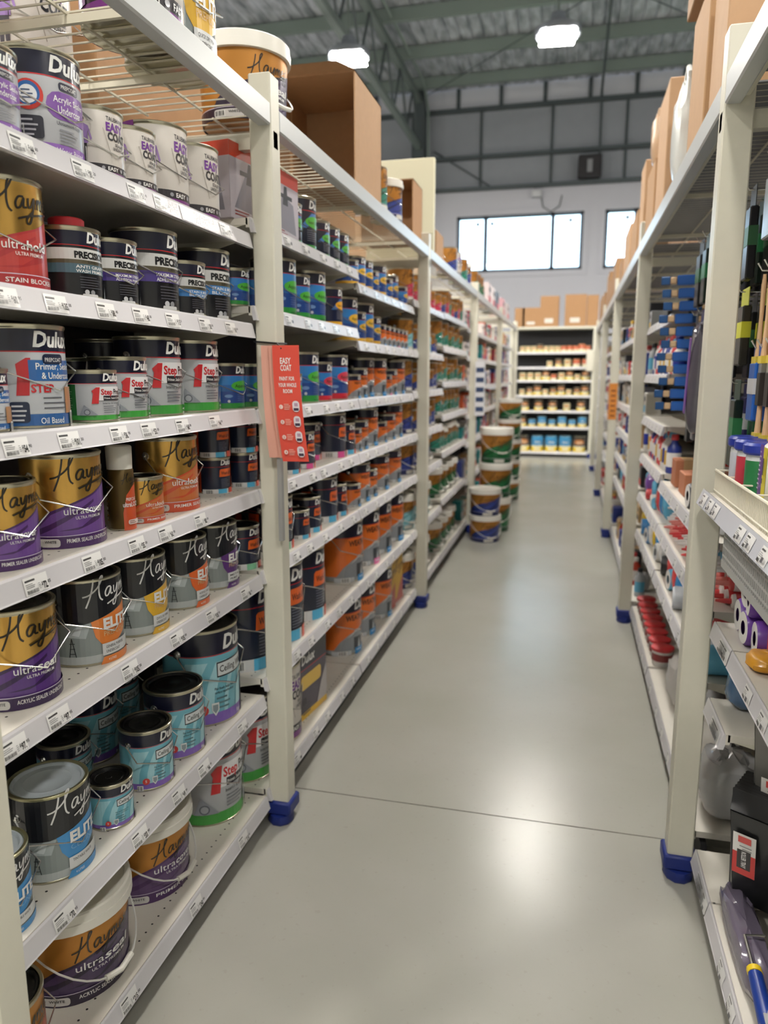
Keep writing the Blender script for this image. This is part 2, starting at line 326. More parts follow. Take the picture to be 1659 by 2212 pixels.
def A_hay(a, col='6f4a94', dark='47285f', word='ultracover', bottom='PRIMER SEALER UNDERCOAT', ink='17130c', script=1, y0=.0):
    sw = [(-PI, .0), (-1.75, .0), (-1.5, .22), (-1.1, .38), (-.5, .47), (.1, .55), (.6, .64), (1.3, .74), (1.3, 0)]
    a.poly([(-1.78, .0), (-1.52, .235), (-1.1, .395), (-.5, .485), (.1, .565), (.6, .655), (1.3, .755), (1.3, 0)], P(dark)); a.poly([(-1.72, .0), (-1.45, .2), (-1.05, .365), (-.5, .46), (.1, .545), (.6, .635), (1.3, .735), (1.3, 0)], P(col))
    a.poly([(-1.6, .18), (-1.1, .26), (-.5, .38), (.1, .5), (.1, .47), (-.5, .33), (-1.1, .2), (-1.55, .12)], P(dark)); a.poly([(-.9, .19), (-.3, .22), (.5, .42), (.9, .6), (.9, .5), (.3, .27), (-.4, .19)], P(dark))
    if script and a.tp: a.script(-.7, .53, .2, P(ink), 1.0, .08); a.text('PAINT', .2, .5, .05, P(ink), w=.25)
    elif script: a.script(-.88, .7, .25, P(ink), 1.0, .07); a.text('PAINT', .28, .66, .06, P(ink), w=.3)
    if word:
        k = word.index('ra') + 2; a.text(word[:k], -.72, .36, .12, WHT, 0, w=.5); a.text(word[k:], -.2, .36, .12, WHT, .02, .08, w=.6); a.text('ULTRA PREMIUM', -.45, .305, .045, WHT, .005, w=.72)
    a.rect(-PI, .0, PI, .13, P(dark)); a.line(-PI, .135, PI, .135, .008, P('d8cfe0'))
    if bottom: a.text(bottom, -.7, .06, .06, WHT, .012, w=1.3); a.pill(-1.6, .02, -.85, .11, P('dcd9d6')); a.barcode(-1.58, .03, .28, .07, 7); a.text('WHITE', -1.22, .065, .04, BLK, .01, w=.28)
def A_elite(a, col='e2833a', sub='PREPCOAT', box1='GENERAL PURPOSE', box2='UNDERCOAT', base='9aa2a5'):
    a.rect(-PI, 0, PI, .12, P('b9bfbf')); a.poly([(-1.6, .12), (-.2, .12), (-.2, .5), (-1.6, .5)], P('87908f')); a.poly([(-1.3, .36), (-.9, .5), (-.6, .5), (-.75, .33)], P('aeb8ba')); a.poly([(-1.1, .38), (-.95, .47), (-.82, .47), (-.92, .36)], P('d2dadc'))
    for q in (-1.2, -1.02): a.line(q, .12, -1.12, .34, .01, P('2c3033'))
    for q in (.16, .22, .28): a.line(-1.18, q, -1.04, q, .008, P('2c3033'))
    a.poly([(-PI, .5), (-.75, .5), (-.2, .56), (.5, .64), (1.3, .7), (1.3, 1), (-PI, 1)], P('15171d')); a.poly([(-.6, .515), (.1, .585), (.7, .655), (1.2, .69), (1.1, .45), (.5, .3), (-.05, .19), (-.3, .21), (-.5, .33)], P(col))
    a.script(-.66, .76, .24, P('e6e6e4'), 1.0, .07); a.text('ELITE', -.28, .41, .17, WHT, .045, w=.95); a.text(sub, -.28, .325, .085, P('d9b98a' if sub == 'PREPCOAT' else '7fb2da'), 0, w=.85)
    a.rect(-.35, .1, .8, .24, P('dfe1e1')); a.text(box1, -.25, .18, .045, P('2a2c30'), .008, w=.62); a.text(box2, -.25, .125, .045, P('2a2c30'), .008, w=.45); a.poly([(-.42, 0), (1.2, 0), (1.2, .085), (-.32, .085)], P(col)); a.text('4 LITRES', -.2, .03, .04, WHT, .005, w=.25)
def A_easy(a):
    a.rect(-PI, 0, PI, .1, P('74307e')); a.rect(-PI, .1, PI, .2, P('2a262c')); a.text('TAUBMANS', -.32, .82, .085, P('33323a'), .01, w=.75); a.text('EASY', -.34, .68, .16, P('6d3290'), .04, w=.72); a.text('COAT', -.3, .55, .16, P('22222a'), .04, w=.8)
    a.text('SEALER', -.02, .48, .06, P('22222a'), .015, w=.42); a.text('UNDERCOAT', -.12, .42, .06, P('22222a'), .015, w=.62); a.text('EASY', -.35, .12, .075, WHT, .025, w=.4); a.text('FAST', .35, .12, .075, WHT, .025, w=.35); a.disc(.18, .145, .025, P('9a9aa0')); a.disc(-.5, .145, .025, P('9a9aa0'))
    q = -.22; a.poly([(q - .98, .2), (q - .9, .2), (q - .87, .43), (q - .84, .2), (q - .76, .2), (q - .74, .5), (q - 1.0, .5)], P('3c3840')); a.poly([(q - 1.02, .46), (q - .7, .46), (q - .7, .64), (q - .62, .5), (q - .58, .53), (q - .68, .7), (q - .8, .73), (q - .93, .73), (q - 1.05, .7), (q - 1.14, .53), (q - 1.1, .5), (q - 1.02, .62)], P('9a7cb8')); a.disc(q - .86, .775, .03, P('c99a80')); a.poly([(q - .93, .785), (q - .79, .785), (q - .8, .815), (q - .86, .825), (q - .92, .815)], P('3a2a24'))
    a.line(-.45, .7, -.2, .3, .008, P('9a9288')); a.rect(-2.4, .1, -1.55, 1, P('74307e'))
def A_goldfar(a, col='1c6b52', dark='124a3a'): A_hay(a, col, dark, '', '', '5b3a12', 1); a.pill(-.5, .02, .2, .12, P('d8d6cc'))
def A_cabot(a, c1='3c3a38', c2='e6c93c', c3='b9763c'):
    a.rect(-PI, 0, PI, .3, P(c2)); a.rect(-PI, .3, PI, .36, P('e8e6d8')); a.ell(-.1, .62, .9, .16, P(c3)); a.text('Cabots', -.55, .55, .16, P('f0e6cc'), .02, w=1.0); a.rect(-.6, .1, .5, .24, P('e8e2c0'))
TYPES = {}
SZ = {'5': (.043, .105), '1': (.057, .122), '2': (.07, .155), '2t': (.072, .175), '4': (.0875, .212), '10': (.125, .325), 'p': (.138, .255), 'p15': (.15, .27), 'p20': (.165, .37), 'sp': (.033, .17)}
def ty(key, art, body, desc, top=None, lid='k', args=()): TYPES[key] = (art, body, desc, top, lid, args)
NT = '14162c'
ty('acr', A_acr, 'b4b6ba', 'silver and violet sealer tin', NT)
ty('oil', A_oil, 'bfc3c8', 'blue label primer tin', NT)
ty('step', A_step, 'b9bcc0', 'silver and green primer tin', NT)
ty('precg', A_prec, '17181d', 'black tin with teal band', NT, 'r', ('4d6a78', 'ANTI GRAFFITI', 'WASH PRIMER'))
ty('precm', A_prec, '17181d', 'black tin with violet band', NT)
ty('precs', A_prec, '17181d', 'black tin with blue band', NT, 'k', ('3d7fc0', 'STAIN & MOULD', 'BLOCKER'))
ty('ceil', A_ceil, '6fb4c6', 'turquoise ceiling paint tin', NT)
ty('aqua', A_aqua, '24478c', 'blue and green enamel tin', NT)
ty('aquar', A_aqua, '24478c', 'blue and red enamel tin', NT, 'k', ('d03a50', 'c42a3a'))
ty('aquay', A_aqua, '24478c', 'blue and yellow enamel tin', NT, 'k', ('e8b83a', 'e3b13a'))
ty('supg', A_super, '1b1f30', 'navy and lime enamel tin', NT, 'k', ('4fa83f', '2f8a3c'))
ty('supy', A_super, '1a2140', 'navy and amber enamel tin', NT)
ty('wash', A_wash, '182036', 'navy and orange paint tin', NT)
ty('washp', A_wash, '182036', 'navy tin with pink square', NT, 'k', ('e0559a',))
ty('washg', A_wash, '182036', 'navy tin with mint square', NT, 'k', ('8ed0a8',))
ty('weath', A_weath, '9fa4a8', 'orange exterior paint tin', NT)
ty('weathp', A_weath, '9fa4a8', 'orange tin with pink square', NT, 'k', ('e878b0',))
ty('cover', A_hay, GOLD, 'gold and purple paint tin', None)
ty('seal', A_hay, GOLD, 'gold and deep purple tin', None, 'k', ('54307a', '301a48', 'ultraseal', 'ACRYLIC SEALER UNDERCOAT'))
ty('hold', A_hay, GOLD, 'gold and red paint tin', None, 'k', ('b8403c', 'a83236', 'ultrahold', 'STAIN BLOCKER'))
ty('lock', A_hay, GOLD, 'gold and orange paint tin', None, 'k', ('c9713a', 'c8502f', 'ultralock', 'PRIMER SEALER'))
ty('sealp', A_hay, GOLD2, 'white lidded gold purple pail', None, 'w', ('4a3a5c', '2c2238', 'ultraseal', 'ACRYLIC SEALER UNDERCOAT'))
ty('coverp', A_hay, GOLD2, 'white lidded gold violet pail', None, 'w', ('5e4470', '4a2c5c', 'ultracover', 'PRIMER SEALER'))
ty('lockp', A_hay, GOLD2, 'gold and salmon tin', None, 'k', ('c46a52', 'b85544', 'ultralock', 'PRIMER SEALER'))
ty('eo', A_elite, '8c9496', 'black and peach undercoat tin', '15171d')
ty('ey', A_elite, '8c9496', 'black and yellow undercoat tin', '15171d', 'k', ('e0b23a', 'PREPCOAT', 'QUICK DRY PRIMER'))
ty('er', A_elite, '8c9496', 'black and orange undercoat tin', '15171d', 'k', ('dd6a34', 'PREPCOAT', 'ACRYLIC SEALER'))
ty('ep', A_elite, '8c9496', 'black and purple undercoat tin', '15171d', 'k', ('5c3478', 'PREPCOAT', 'METAL', 'PRIMER'))
ty('eb', A_elite, '7e888a', 'grey lidded blue label tin', '15171d', 'g', ('3e8ecb', 'CEILING', 'TINTABLE WHITE', ''))
ty('easy', A_easy, 'd9d3cc', 'white and purple undercoat tin', None, 'k')
ty('easyp', A_easy, 'd9d3cc', 'white and purple undercoat pail', None, 'k')
for k, (c, d, ds) in dict(t=('23806e', '124a3a', 'gold and teal'), g=('1f6a3c', '14482a', 'gold and green'), n=('2b3f8c', '1a2658', 'gold and navy'), r=('c03050', '8c1f38', 'gold and crimson'), l=('8fc8d0', '5aa0ac', 'gold and pale aqua')).items():
    ty('h' + k, A_goldfar, GOLD2, ds + ' paint tin', None, 'k', (c, d)); ty('H' + k, A_goldfar, GOLD2, 'white lidded ' + ds + ' pail', None, 'w', (c, d))
ty('cy', A_cabot, '4a4038', 'yellow and brown stain tin', None, 'k'); ty('cb', A_cabot, '4a9ac8', 'yellow and blue stain tin', None, 'b', ('4a9ac8', 'e6c93c', '3a8ac0')); ty('cw', A_cabot, 'd8cfa8', 'cream and yellow stain tin', None, 'k', ('d8cfa8', 'd9c86a', 'c98a50')); ty('cr', A_cabot, 'd07a50', 'cream and red stain tin', None, 'k', ('d07a50', 'e0d8b0', 'c9503c'))
LIDM = {'k': M('1a1a19', .3, .35), 'g': M('b6c0c8', .35), 'w': WHITEP, 'r': M('c42a36', .4), 'b': M('7fb8d8', .35)}
_PR = {}
def proto(key, sz):
    if (key, sz) in _PR: return _PR[(key, sz)]
    art, body, desc, top, lid, args = TYPES[key]; R, H = SZ[sz]; bm_ = body if not isinstance(body, str) else P(body)
    pail = lid == 'w'; tp = .1 if sz in ('p', 'p15', 'p20') else 0
    b = MB(); e = R * .985
    if sz in ('p', 'p15', 'p20'):
        q = lambda y: R * (1 + tp * (y - .5)); b.lathe([(q(0) - .006, .0), (q(0), .006), (q(.92), H * .92)], [bm_, bm_], 44)
    else:
        yt = .745 if top else 1
        b.lathe([(R - .004, 0), (R + .0015, .001), (R + .0015, .005), (e + .0005, .007), (R, .009), (R, H * yt), (R, H - .009), (R - .004, H - .014)], [TIN, TIN, TIN, TIN, bm_, P(top) if top else bm_, TIN], 44)
    a = Art(R, H, tp); art(a, *args); lb = a.wrap()
    l = MB(); lm = LIDM[lid]
    if pail:
        q = R * (1 + tp * .45); l.lathe([(q + .003, H * .8), (q + .009, H * .805), (q + .009, H * .9), (q + .006, H * .905), (q + .006, H * .985), (q + .002, H), (q - .008, H), (q - .012, H - .012), (q * .5, H - .014), (.002, H - .014)], lm, 44)
    else:
        l.lathe([(R - .003, H - .012), (R + .0003, H - .0095), (R + .0004, H - .008), (R + .0022, H - .006), (R + .0026, H - .001), (R + .001, H + .0005), (R - .005, H), (R - .006, H - .006)], TIN if lid != 'g' else M('b9b590', .3, .9), 44, cap0=False, cap1=False)
        l.lathe([(R - .006, H - .006), (R - .009, H - .001), (R - .013, H - .001), (R - .016, H - .007), (R * .62, H - .0065), (R * .6, H - .0055), (R * .58, H - .0065), (R * .14, H - .0065), (R * .12, H - .0055), (.002, H - .0055)], lm, 44, cap0=False)
        if lid == 'r': l.lathe([(R * .55, H - .006), (R * .55, H + .022), (R * .5, H + .025), (.002, H + .025)], lm, 30)
    h = None
    if sz in ('2', '2t', '4', '10', 'p', 'p15', 'p20') and not lid == 'r' and key != 'precm2':
        h = MB(); pl = sz in ('p', 'p15', 'p20'); eh = H * (.76 if not pl else .74); r1 = R + .006 + (.004 if pl else 0)
        wm = STEEL if not pl else M('d9d8d2', .35)
        # the two ears stand left and right of the label
        ear = MB()
        for sg in (-1, 1):
            er = .0095 * min(1.3, R / .085); e2 = MB().lathe([(er * 1.25, 0), (er * 1.2, .002), (er * .8, .004), (er * .75, .007), (er * .3, .009), (.001, .009)], STEEL if not pl else lm, 16)
            ear.join(e2, Matrix.Translation((0, sg * (R - .001), eh)) @ Matrix.Rotation(-sg * PI / 2, 4, 'X'))
        h = ear
        ph = math.radians(41); F = lambda p, q: (q * math.cos(ph), p, eh - q * math.sin(ph))
        if pl: pts = [F(r1 * math.cos(t) * 1.03, r1 * 1.42 * math.sin(t)) for t in [i * PI / 16 for i in range(17)]]
        else: pts = [F(-r1, 0), F(-r1 * 1.02, R * .1), F(-R * 1.2, R * .76), F(0, R * 1.46), F(R * 1.2, R * .76), F(r1 * 1.02, R * .1), F(r1, 0)]
        h.tube(pts, .0019 * (1.4 if R > .1 else 1), wm, 6)
        if pl: h.tube([F(R * .32, r1 * 1.36), F(0, r1 * 1.43), F(-R * .32, r1 * 1.36)], .008, WHITEP, 8)
    out = {}
    bmz = bmesh.new(); me = b.mesh('tin_body', False); bmz.from_mesh(me); bmesh.ops.recalc_face_normals(bmz, faces=bmz.faces); bmz.to_mesh(me); bmz.free()
    me.polygons.foreach_set('use_smooth', [True] * len(me.polygons)); me.set_sharp_from_angle(angle=math.radians(38)); out['body'] = me
    out['label'] = lb.mesh('printed_label', False); out['lid'] = l.mesh('lid'); out['handle'] = h.mesh('wire_handle') if h else None
    one = MB().join(b).join(lb).join(l)
    if h: one.join(h)
    out['one'] = one; out['oneme'] = None; out['desc'] = desc; out['pail'] = sz in ('p', 'p15', 'p20')
    _PR[(key, sz)] = out; return out
def put_tin(key, sz, x, y, z, rz, label, group, single=False):
    p = proto(key, sz); nm = 'paint_pail' if p['pail'] else 'paint_tin'; cat = 'pail' if p['pail'] else 'tin'
    if single:
        if p['oneme'] is None: p['oneme'] = p['one'].mesh('paint_tin')
        return tag(put(nm, p['oneme'], None, (x, y, z), rz), label, cat, group)
    t = thing(nm, label, cat, (x, y, z), rz, group)
    b = put('tin_body', p['body'], t); put('printed_label', p['label'], b); put('lid', p['lid'], t)
    if p['handle']: put('wire_handle', p['handle'], t)
    return t
ORD = ['first', 'second', 'third', 'fourth', 'fifth', 'sixth', 'seventh', 'eighth', 'ninth', 'tenth', 'eleventh', 'twelfth', 'thirteenth', 'fourteenth', 'fifteenth', 'sixteenth']
# shelf rows: each entry (type, size, right edge in the view, set back from the shelf edge)
PLACED = {}
def row(where, zt, items, grp, edge=-1.035, single=False, rot=-.14, back=None):
    for i, it in enumerate(items):
        key, sz, u = it[:3]; off = it[3] if len(it) > 3 else .022; R, H = SZ[sz]
        x = edge - off - R; y = edge_y(u, x, R, zt + H / 2)
        pl = PLACED.setdefault(round(zt, 3), [])
        if off > .15:
            for _ in range(40):
                if all(math.hypot(x - a, y - b) > R + c + .002 for a, b, c in pl): break
                if x - R > edge - .425: x -= .008
                else: y += .012
        else:
            for _ in range(30):
                if all(math.hypot(x - a, y - b) > R + c + .002 for a, b, c in pl): break
                y += .006
        pl.append((x, y, R))
        d = TYPES[key][2]; size = {'5': 'small', '1': 'small', '2': 'medium', '2t': 'medium', '4': 'large', '10': 'tall', 'p': 'big', 'p15': 'big', 'p20': 'big', 'sp': 'slim'}[sz]
        lab = f"{size} {d}, {where}, {ORD[i] + (' entry, behind' if off > .15 else ' from left')}"
        put_tin(key, sz, x, y, zt + .0005, rot + R_.uniform(-.07, .07), lab, grp, single)
# ================================================================ the building
def nodes_floor():
    mt = bpy.data.materials.new('painted_concrete'); mt.use_nodes = True; nt = mt.node_tree; b = nt.nodes['Principled BSDF']; N = nt.nodes.new; Lk = nt.links.new
    tc = N('ShaderNodeTexCoord'); n1 = N('ShaderNodeTexNoise'); n1.inputs['Scale'].default_value = 1.3; n1.inputs['Detail'].default_value = 8; n2 = N('ShaderNodeTexNoise'); n2.inputs['Scale'].default_value = 45; n2.inputs['Detail'].default_value = 6
    r1 = N('ShaderNodeValToRGB'); r1.color_ramp.elements[0].position = .3; r1.color_ramp.elements[0].color = lin('a3a298'); r1.color_ramp.elements[1].position = .7; r1.color_ramp.elements[1].color = lin('acaaa2')
    r2 = N('ShaderNodeValToRGB'); r2.color_ramp.elements[0].position = .3; r2.color_ramp.elements[0].color = (.93, .92, .9, 1); r2.color_ramp.elements[1].position = .36; r2.color_ramp.elements[1].color = (1, 1, 1, 1)
    mx = N('ShaderNodeMix'); mx.data_type = 'RGBA'; mx.blend_type = 'MULTIPLY'; mx.inputs[0].default_value = .8
    for n in (n1, n2): Lk(tc.outputs['Object'], n.inputs['Vector'])
    Lk(n1.outputs[0], r1.inputs[0]); Lk(n2.outputs[0], r2.inputs[0]); Lk(r1.outputs[0], mx.inputs[6]); Lk(r2.outputs[0], mx.inputs[7]); Lk(mx.outputs[2], b.inputs['Base Color'])
    mr = N('ShaderNodeMapRange'); mr.inputs[3].default_value = .22; mr.inputs[4].default_value = .29; Lk(n1.outputs[0], mr.inputs[0]); Lk(mr.outputs[0], b.inputs['Roughness'])
    bp = N('ShaderNodeBump'); bp.inputs['Strength'].default_value = .05; bp.inputs['Distance'].default_value = .01; n3 = N('ShaderNodeTexNoise'); n3.inputs['Scale'].default_value = 6; Lk(tc.outputs['Object'], n3.inputs['Vector']); Lk(n3.outputs[0], bp.inputs['Height']); Lk(bp.outputs[0], b.inputs['Normal'])
    b.inputs['Specular IOR Level'].default_value = .55
    return mt
FX0, FX1, FY0, FY1, RZ = -15, 9, -7, 19.7, 8.6
fb = MB(); fl = nodes_floor()
JT = 2.60
for y0, y1 in ((FY0, JT - .003), (JT + .003, FY1)): fb.box(FX0, FX1, y0, y1, -.12, 0, fl)
fb.box(FX0, FX1, JT - .003, JT + .003, -.12, -.008, M('3a3834', .8))
struct(fb.build('floor'))
def nodes_roof():
    mt = bpy.data.materials.new('foil_backed_roof_sheet'); mt.use_nodes = True; nt = mt.node_tree; b = nt.nodes['Principled BSDF']; N = nt.nodes.new; Lk = nt.links.new
    tc = N('ShaderNodeTexCoord'); nz = N('ShaderNodeTexNoise'); nz.inputs['Scale'].default_value = 2.2; nz.inputs['Detail'].default_value = 7; mp = N('ShaderNodeMapping'); mp.inputs['Scale'].default_value = (3, .8, 1)
    Lk(tc.outputs['Object'], mp.inputs[0]); Lk(mp.outputs[0], nz.inputs['Vector']); r = N('ShaderNodeValToRGB'); r.color_ramp.elements[0].position = .35; r.color_ramp.elements[0].color = lin('8a9097'); r.color_ramp.elements[1].position = .65; r.color_ramp.elements[1].color = lin('cdd1d9')
    Lk(nz.outputs[0], r.inputs[0]); Lk(r.outputs[0], b.inputs['Base Color']); b.inputs['Metallic'].default_value = .35; b.inputs['Roughness'].default_value = .42
    bp = N('ShaderNodeBump'); bp.inputs['Strength'].default_value = .5; bp.inputs['Distance'].default_value = .03; Lk(nz.outputs[0], bp.inputs['Height']); Lk(bp.outputs[0], b.inputs['Normal']); return mt
rb = MB(); rm = nodes_roof()
x = FX0
while x < FX1:
    rb.face([(x, FY0, RZ), (x + .19, FY0, RZ), (x + .19, FY1, RZ), (x, FY1, RZ)], rm)
    rb.face([(x + .19, FY0, RZ), (x + .215, FY0, RZ + .03), (x + .215, FY1, RZ + .03), (x + .19, FY1, RZ)], rm); rb.face([(x + .215, FY0, RZ + .03), (x + .24, FY0, RZ), (x + .24, FY1, RZ), (x + .215, FY1, RZ + .03)], rm); x += .24
rb.box(FX0, FX1, FY0, FY1, RZ + .05, RZ + .1, rm)
struct(rb.build('ceiling'))
WALLM = M('c6c7d0', .7, 0, .05, 3, .02); SHEET = M('969ba3', .6, .1, .1, 4, .05); STEELG = M('6f7a76', .5, .2); PURL = M('808d87', .45, .35); DSTL = M('4c5558', .5, .2)
wb = MB(); wins = [(-3.0, .12), (.62, 3.7), (4.2, 7.3)]
def wall_y(b, y0, y1, x0, x1, z0, z1, holes, hz0, hz1, mt):
    b.box(x0, x1, y0, y1, z0, hz0, mt); b.box(x0, x1, y0, y1, hz1, z1, mt); xs = x0
    for a, c in holes: b.box(xs, a, y0, y1, hz0, hz1, mt); xs = c
    b.box(xs, x1, y0, y1, hz0, hz1, mt)
wall_y(wb, FY1, FY1 + .2, FX0, FX1, 0, 6.22, wins, 4.25, 5.62, WALLM)
struct(wb.build('wall_back'))
ub = MB(); ub.box(FX0, FX1, FY1 + .02, FY1 + .12, 6.22, 8.12, SHEET); struct(ub.build('wall_back_upper'))
tp_ = MB(); tp_.box(FX0, FX1, FY1 + .02, FY1 + .1, 8.12, RZ + .05, M('c9ccd4', .5)); struct(tp_.build('trim_1'))
for i, (nm, a) in enumerate((('wall_left', (FX0 - .2, FX0, FY0, FY1 + .2)), ('wall_right', (FX1, FX1 + .2, FY0, FY1 + .2)), ('wall_front', (FX0, FX1, FY0 - .2, FY0)))):
    struct(MB().box(*a, 0, RZ + .1, M('b9bab8', .7)).build(nm))
gb = MB()
for z in (6.24, 6.98): gb.box(FX0, FX1, FY1 - .16, FY1 + .02, z - .03, z + .05, DSTL)
for x in [FX0 + .5 + 1.72 * k for k in range(14)]:
    gb.box(x, x + .06, FY1 - .03, FY1 + .02, 6.24, 8.12, DSTL)
gb.box(FX0, FX1, FY1 - .12, FY1 + .02, 8.05, 8.14, DSTL)
for x in [FX0 + .4 + 1.05 * k for k in range(22)]: gb.box(x, x + .09, FY1 - .05, FY1 + .015, 8.14, RZ, DSTL)
gb.tube([(-3.6, FY1 - .06, 7.2), (-2.1, FY1 - .06, 6.25)], .018, DSTL); gb.tube([(2.2, FY1 - .06, 8.0), (5, FY1 - .06, 6.25)], .018, DSTL)
struct(gb.build('trim_2'))
pb = MB()
for y in [18.7 - 1.72 * k for k in range(15)]:
    pb.prism([(y - .03, RZ - .02), (y - .03, RZ - .26), (y + .06, RZ - .26), (y + .06, RZ - .235), (y - .005, RZ - .235), (y - .005, RZ - .045), (y + .06, RZ - .045), (y + .06, RZ - .02)], PURL, FX0, FX1, 'x')
struct(pb.build('trim_3'))
tb = MB(); tx = -3.9
for z, r in ((8.28, .07), (7.2, .06)): tb.box(tx - r, tx + r, -3, FY1 - .3, z - r, z + r, STEELG)
k = 0; y = -3
while y < FY1 - 1.4:
    tb.tube([(tx, y, 7.2), (tx, y + .65, 8.28)], .028, DSTL, 6); tb.tube([(tx, y + .65, 8.28), (tx, y + 1.3, 7.2)], .028, DSTL, 6); y += 1.3
tb.box(tx - .13, tx + .13, FY1 - .5, FY1 - .2, 0, RZ, DSTL); tb.tube([(tx + .25, 6, 8.42), (tx + .25, FY1 - 1.2, 8.42), (tx + .25, FY1 - .6, 8.0), (tx + .25, FY1 - .6, 6)], .03, PURL)
struct(tb.build('trim_4'))
cb = MB(); cb.tube([(.4, 5, RZ - .3), (.4, FY1 - .1, RZ - .3), (.42, FY1 - .1, 6.6)], .03, DSTL); cb.tube([(.4, 14.7, RZ - .29), (-3.8, 19.2, RZ - .29)], .012, DSTL); cb.tube([(.4, 14.7, RZ - .29), (4.6, 19.2, RZ - .29)], .012, DSTL)
cb.tube([(.4, 14.7, RZ - .29), (-3.8, 10.2, RZ - .29)], .012, DSTL); cb.tube([(.4, 14.7, RZ - .29), (4.6, 10.2, RZ - .29)], .012, DSTL)
struct(cb.build('trim_5'))
# windows
FRM = M('4a5563', .4, .3); GL = bpy.data.materials.new('window_glass'); GL.use_nodes = True; nt = GL.node_tree; nt.nodes.remove(nt.nodes['Principled BSDF'])
ms = nt.nodes.new('ShaderNodeMixShader'); t_ = nt.nodes.new('ShaderNodeBsdfTransparent'); g_ = nt.nodes.new('ShaderNodeBsdfGlossy'); g_.inputs['Roughness'].default_value = .02; ms.inputs[0].default_value = .06
t_.inputs[0].default_value = (.86, .95, .98, 1); nt.links.new(t_.outputs[0], ms.inputs[1]); nt.links.new(g_.outputs[0], ms.inputs[2]); nt.links.new(ms.outputs[0], nt.nodes['Material Output'].inputs[0])
for i, (a, c) in enumerate(wins):
    f = MB(); y0, y1 = FY1 - .02, FY1 + .09; z0, z1 = 4.25, 5.62
    for q in ((a, c, z0, z0 + .07), (a, c, z1 - .07, z1), (a, a + .08, z0, z1), (c - .08, c, z0, z1)): f.box(q[0], q[1], y0, y1, q[2], q[3], FRM)
    for k in (.235, .765): xx = a + (c - a) * k; f.box(xx - .05, xx + .05, y0, y1, z0, z1, FRM)
    o = struct(f.build('window_%d' % (i + 1))); g = MB(); g.box(a + .05, c - .05, FY1 + .04, FY1 + .046, z0 + .04, z1 - .04, GL); g.build('pane', o, smooth=False)
    s = MB()
    for k in (.17, .285, .9): xx = a + (c - a) * k; s.box(xx - .05, xx + .05, FY1 + .035, FY1 + .038, z1 - .24, z1 - .14, M('a8b8c8', .6))
    s.build('sticker', o, smooth=False)
    t = MB(); d = .12
    for q in ((a - d, c + d, z1, z1 + d), (a - d, c + d, z0 - d, z0), (a - d, a, z0, z1), (c, c + d, z0, z1)): t.box(q[0], q[1], FY1 - .03, FY1, q[2], q[3], WALLM)
    t.build('window_trim', o)
# speaker, camera and cable on the far wall
o = thing('wall_speaker', 'dark square speaker box high on the far wall', 'speaker', (.2, FY1 - .3, 6.55)); MB().box(-.27, .27, -.1, .2, -.24, .26, M('2c2a2e', .6), .03).build('cabinet', o); MB().box(-.06, .06, -.115, -.1, -.14, .14, M('8b8d92', .5)).build('badge', o); MB().box(-.03, .03, .2, .3, -.04, .04, DSTL).build('bracket', o)
o = thing('security_camera', 'small white camera on far wall with looping cable', 'camera', (-1.02, FY1, 6.05)); MB().box(-.12, .12, -.2, 0, -.08, .08, M('c8cacf', .5), .02).build('housing', o); MB().tube([(.1, -.05, -.05), (.15, -.05, -.3), (.35, -.05, -.42), (.55, -.05, -.3), (.6, -.05, -.05)], .012, DSTL).build('cable', o)
# trees outside
for i, (x, y, r) in enumerate([(-4.6, 31, 2.0), (-1.0, 29, 1.6), (2.6, 31, 2.0), (6.4, 29, 1.6), (10.2, 31, 2.0)]):
    t = thing('tree', f'pale green leafy tree outside the windows, {ORD[i]} from left', 'tree', (x, y, 0), 0, 'trees outside the windows')
    cr = MB(); q = random.Random(i)
    for k in range(260):
        a, e, d = q.uniform(0, 2 * PI), q.uniform(-1.2, 1.4), r * q.uniform(.5, 1) ; px, py, pz = d * math.cos(a) * math.cos(e), d * math.sin(a) * math.cos(e), 4.2 + d * .75 * math.sin(e); s = .28
        cr.face([(px + q.uniform(-s, s), py + q.uniform(-s, s), pz + q.uniform(-s, s)) for _ in range(3)], M('9db38c', .8))
    cr.build('crown', t, smooth=False); MB().tube([(0, 0, 0), (0, 0, 4)], [.18, .1], M('6b5a4a', .8)).build('trunk', t)
struct(MB().box(-40, 40, FY1 + .3, 60, -.3, -.13, M('8a9468', .9)).build('ground_outside'))
# high bay lamps
LE = emis('fffaf2', LAMP)
lh = MB(); lh.lathe([(.31, .0), (.33, .02), (.33, .09), (.22, .15), (.12, .2), (.1, .3), (.02, .31)], M('7a8088', .5, .3), 28); lhm = lh.mesh('housing')
ld = MB(); ld.box(-.25, .25, -.25, .25, -.035, -.002, LE, .015); ldm = ld.mesh('diffuser', False)
lr = MB(); lr.tube([(0, 0, .3), (0, 0, 1.92)], .02, STEELG); lrm = lr.mesh('suspension_rod')
n = 0
for j, y in enumerate((12.06, 5.2, -1.6)):
    for i, x in enumerate((-9.9, -6.73, -3.57, -.41, 2.75, 5.9)):
        zz = 6.5
        if j == 0 and i in (2, 3): lab = 'square high bay lamp over the aisle' if i == 3 else 'square high bay lamp beside the roof truss'
        else: lab = f"high bay lamp, {['far', 'middle', 'near'][j]} row, {ORD[i]} from the left wall"
        t = thing('high_bay_lamp', lab, 'lamp', (x, y, zz), .1, 'high bay lamps')
        put('housing', lhm, t); put('diffuser', ldm, t); put('suspension_rod', lrm, t)

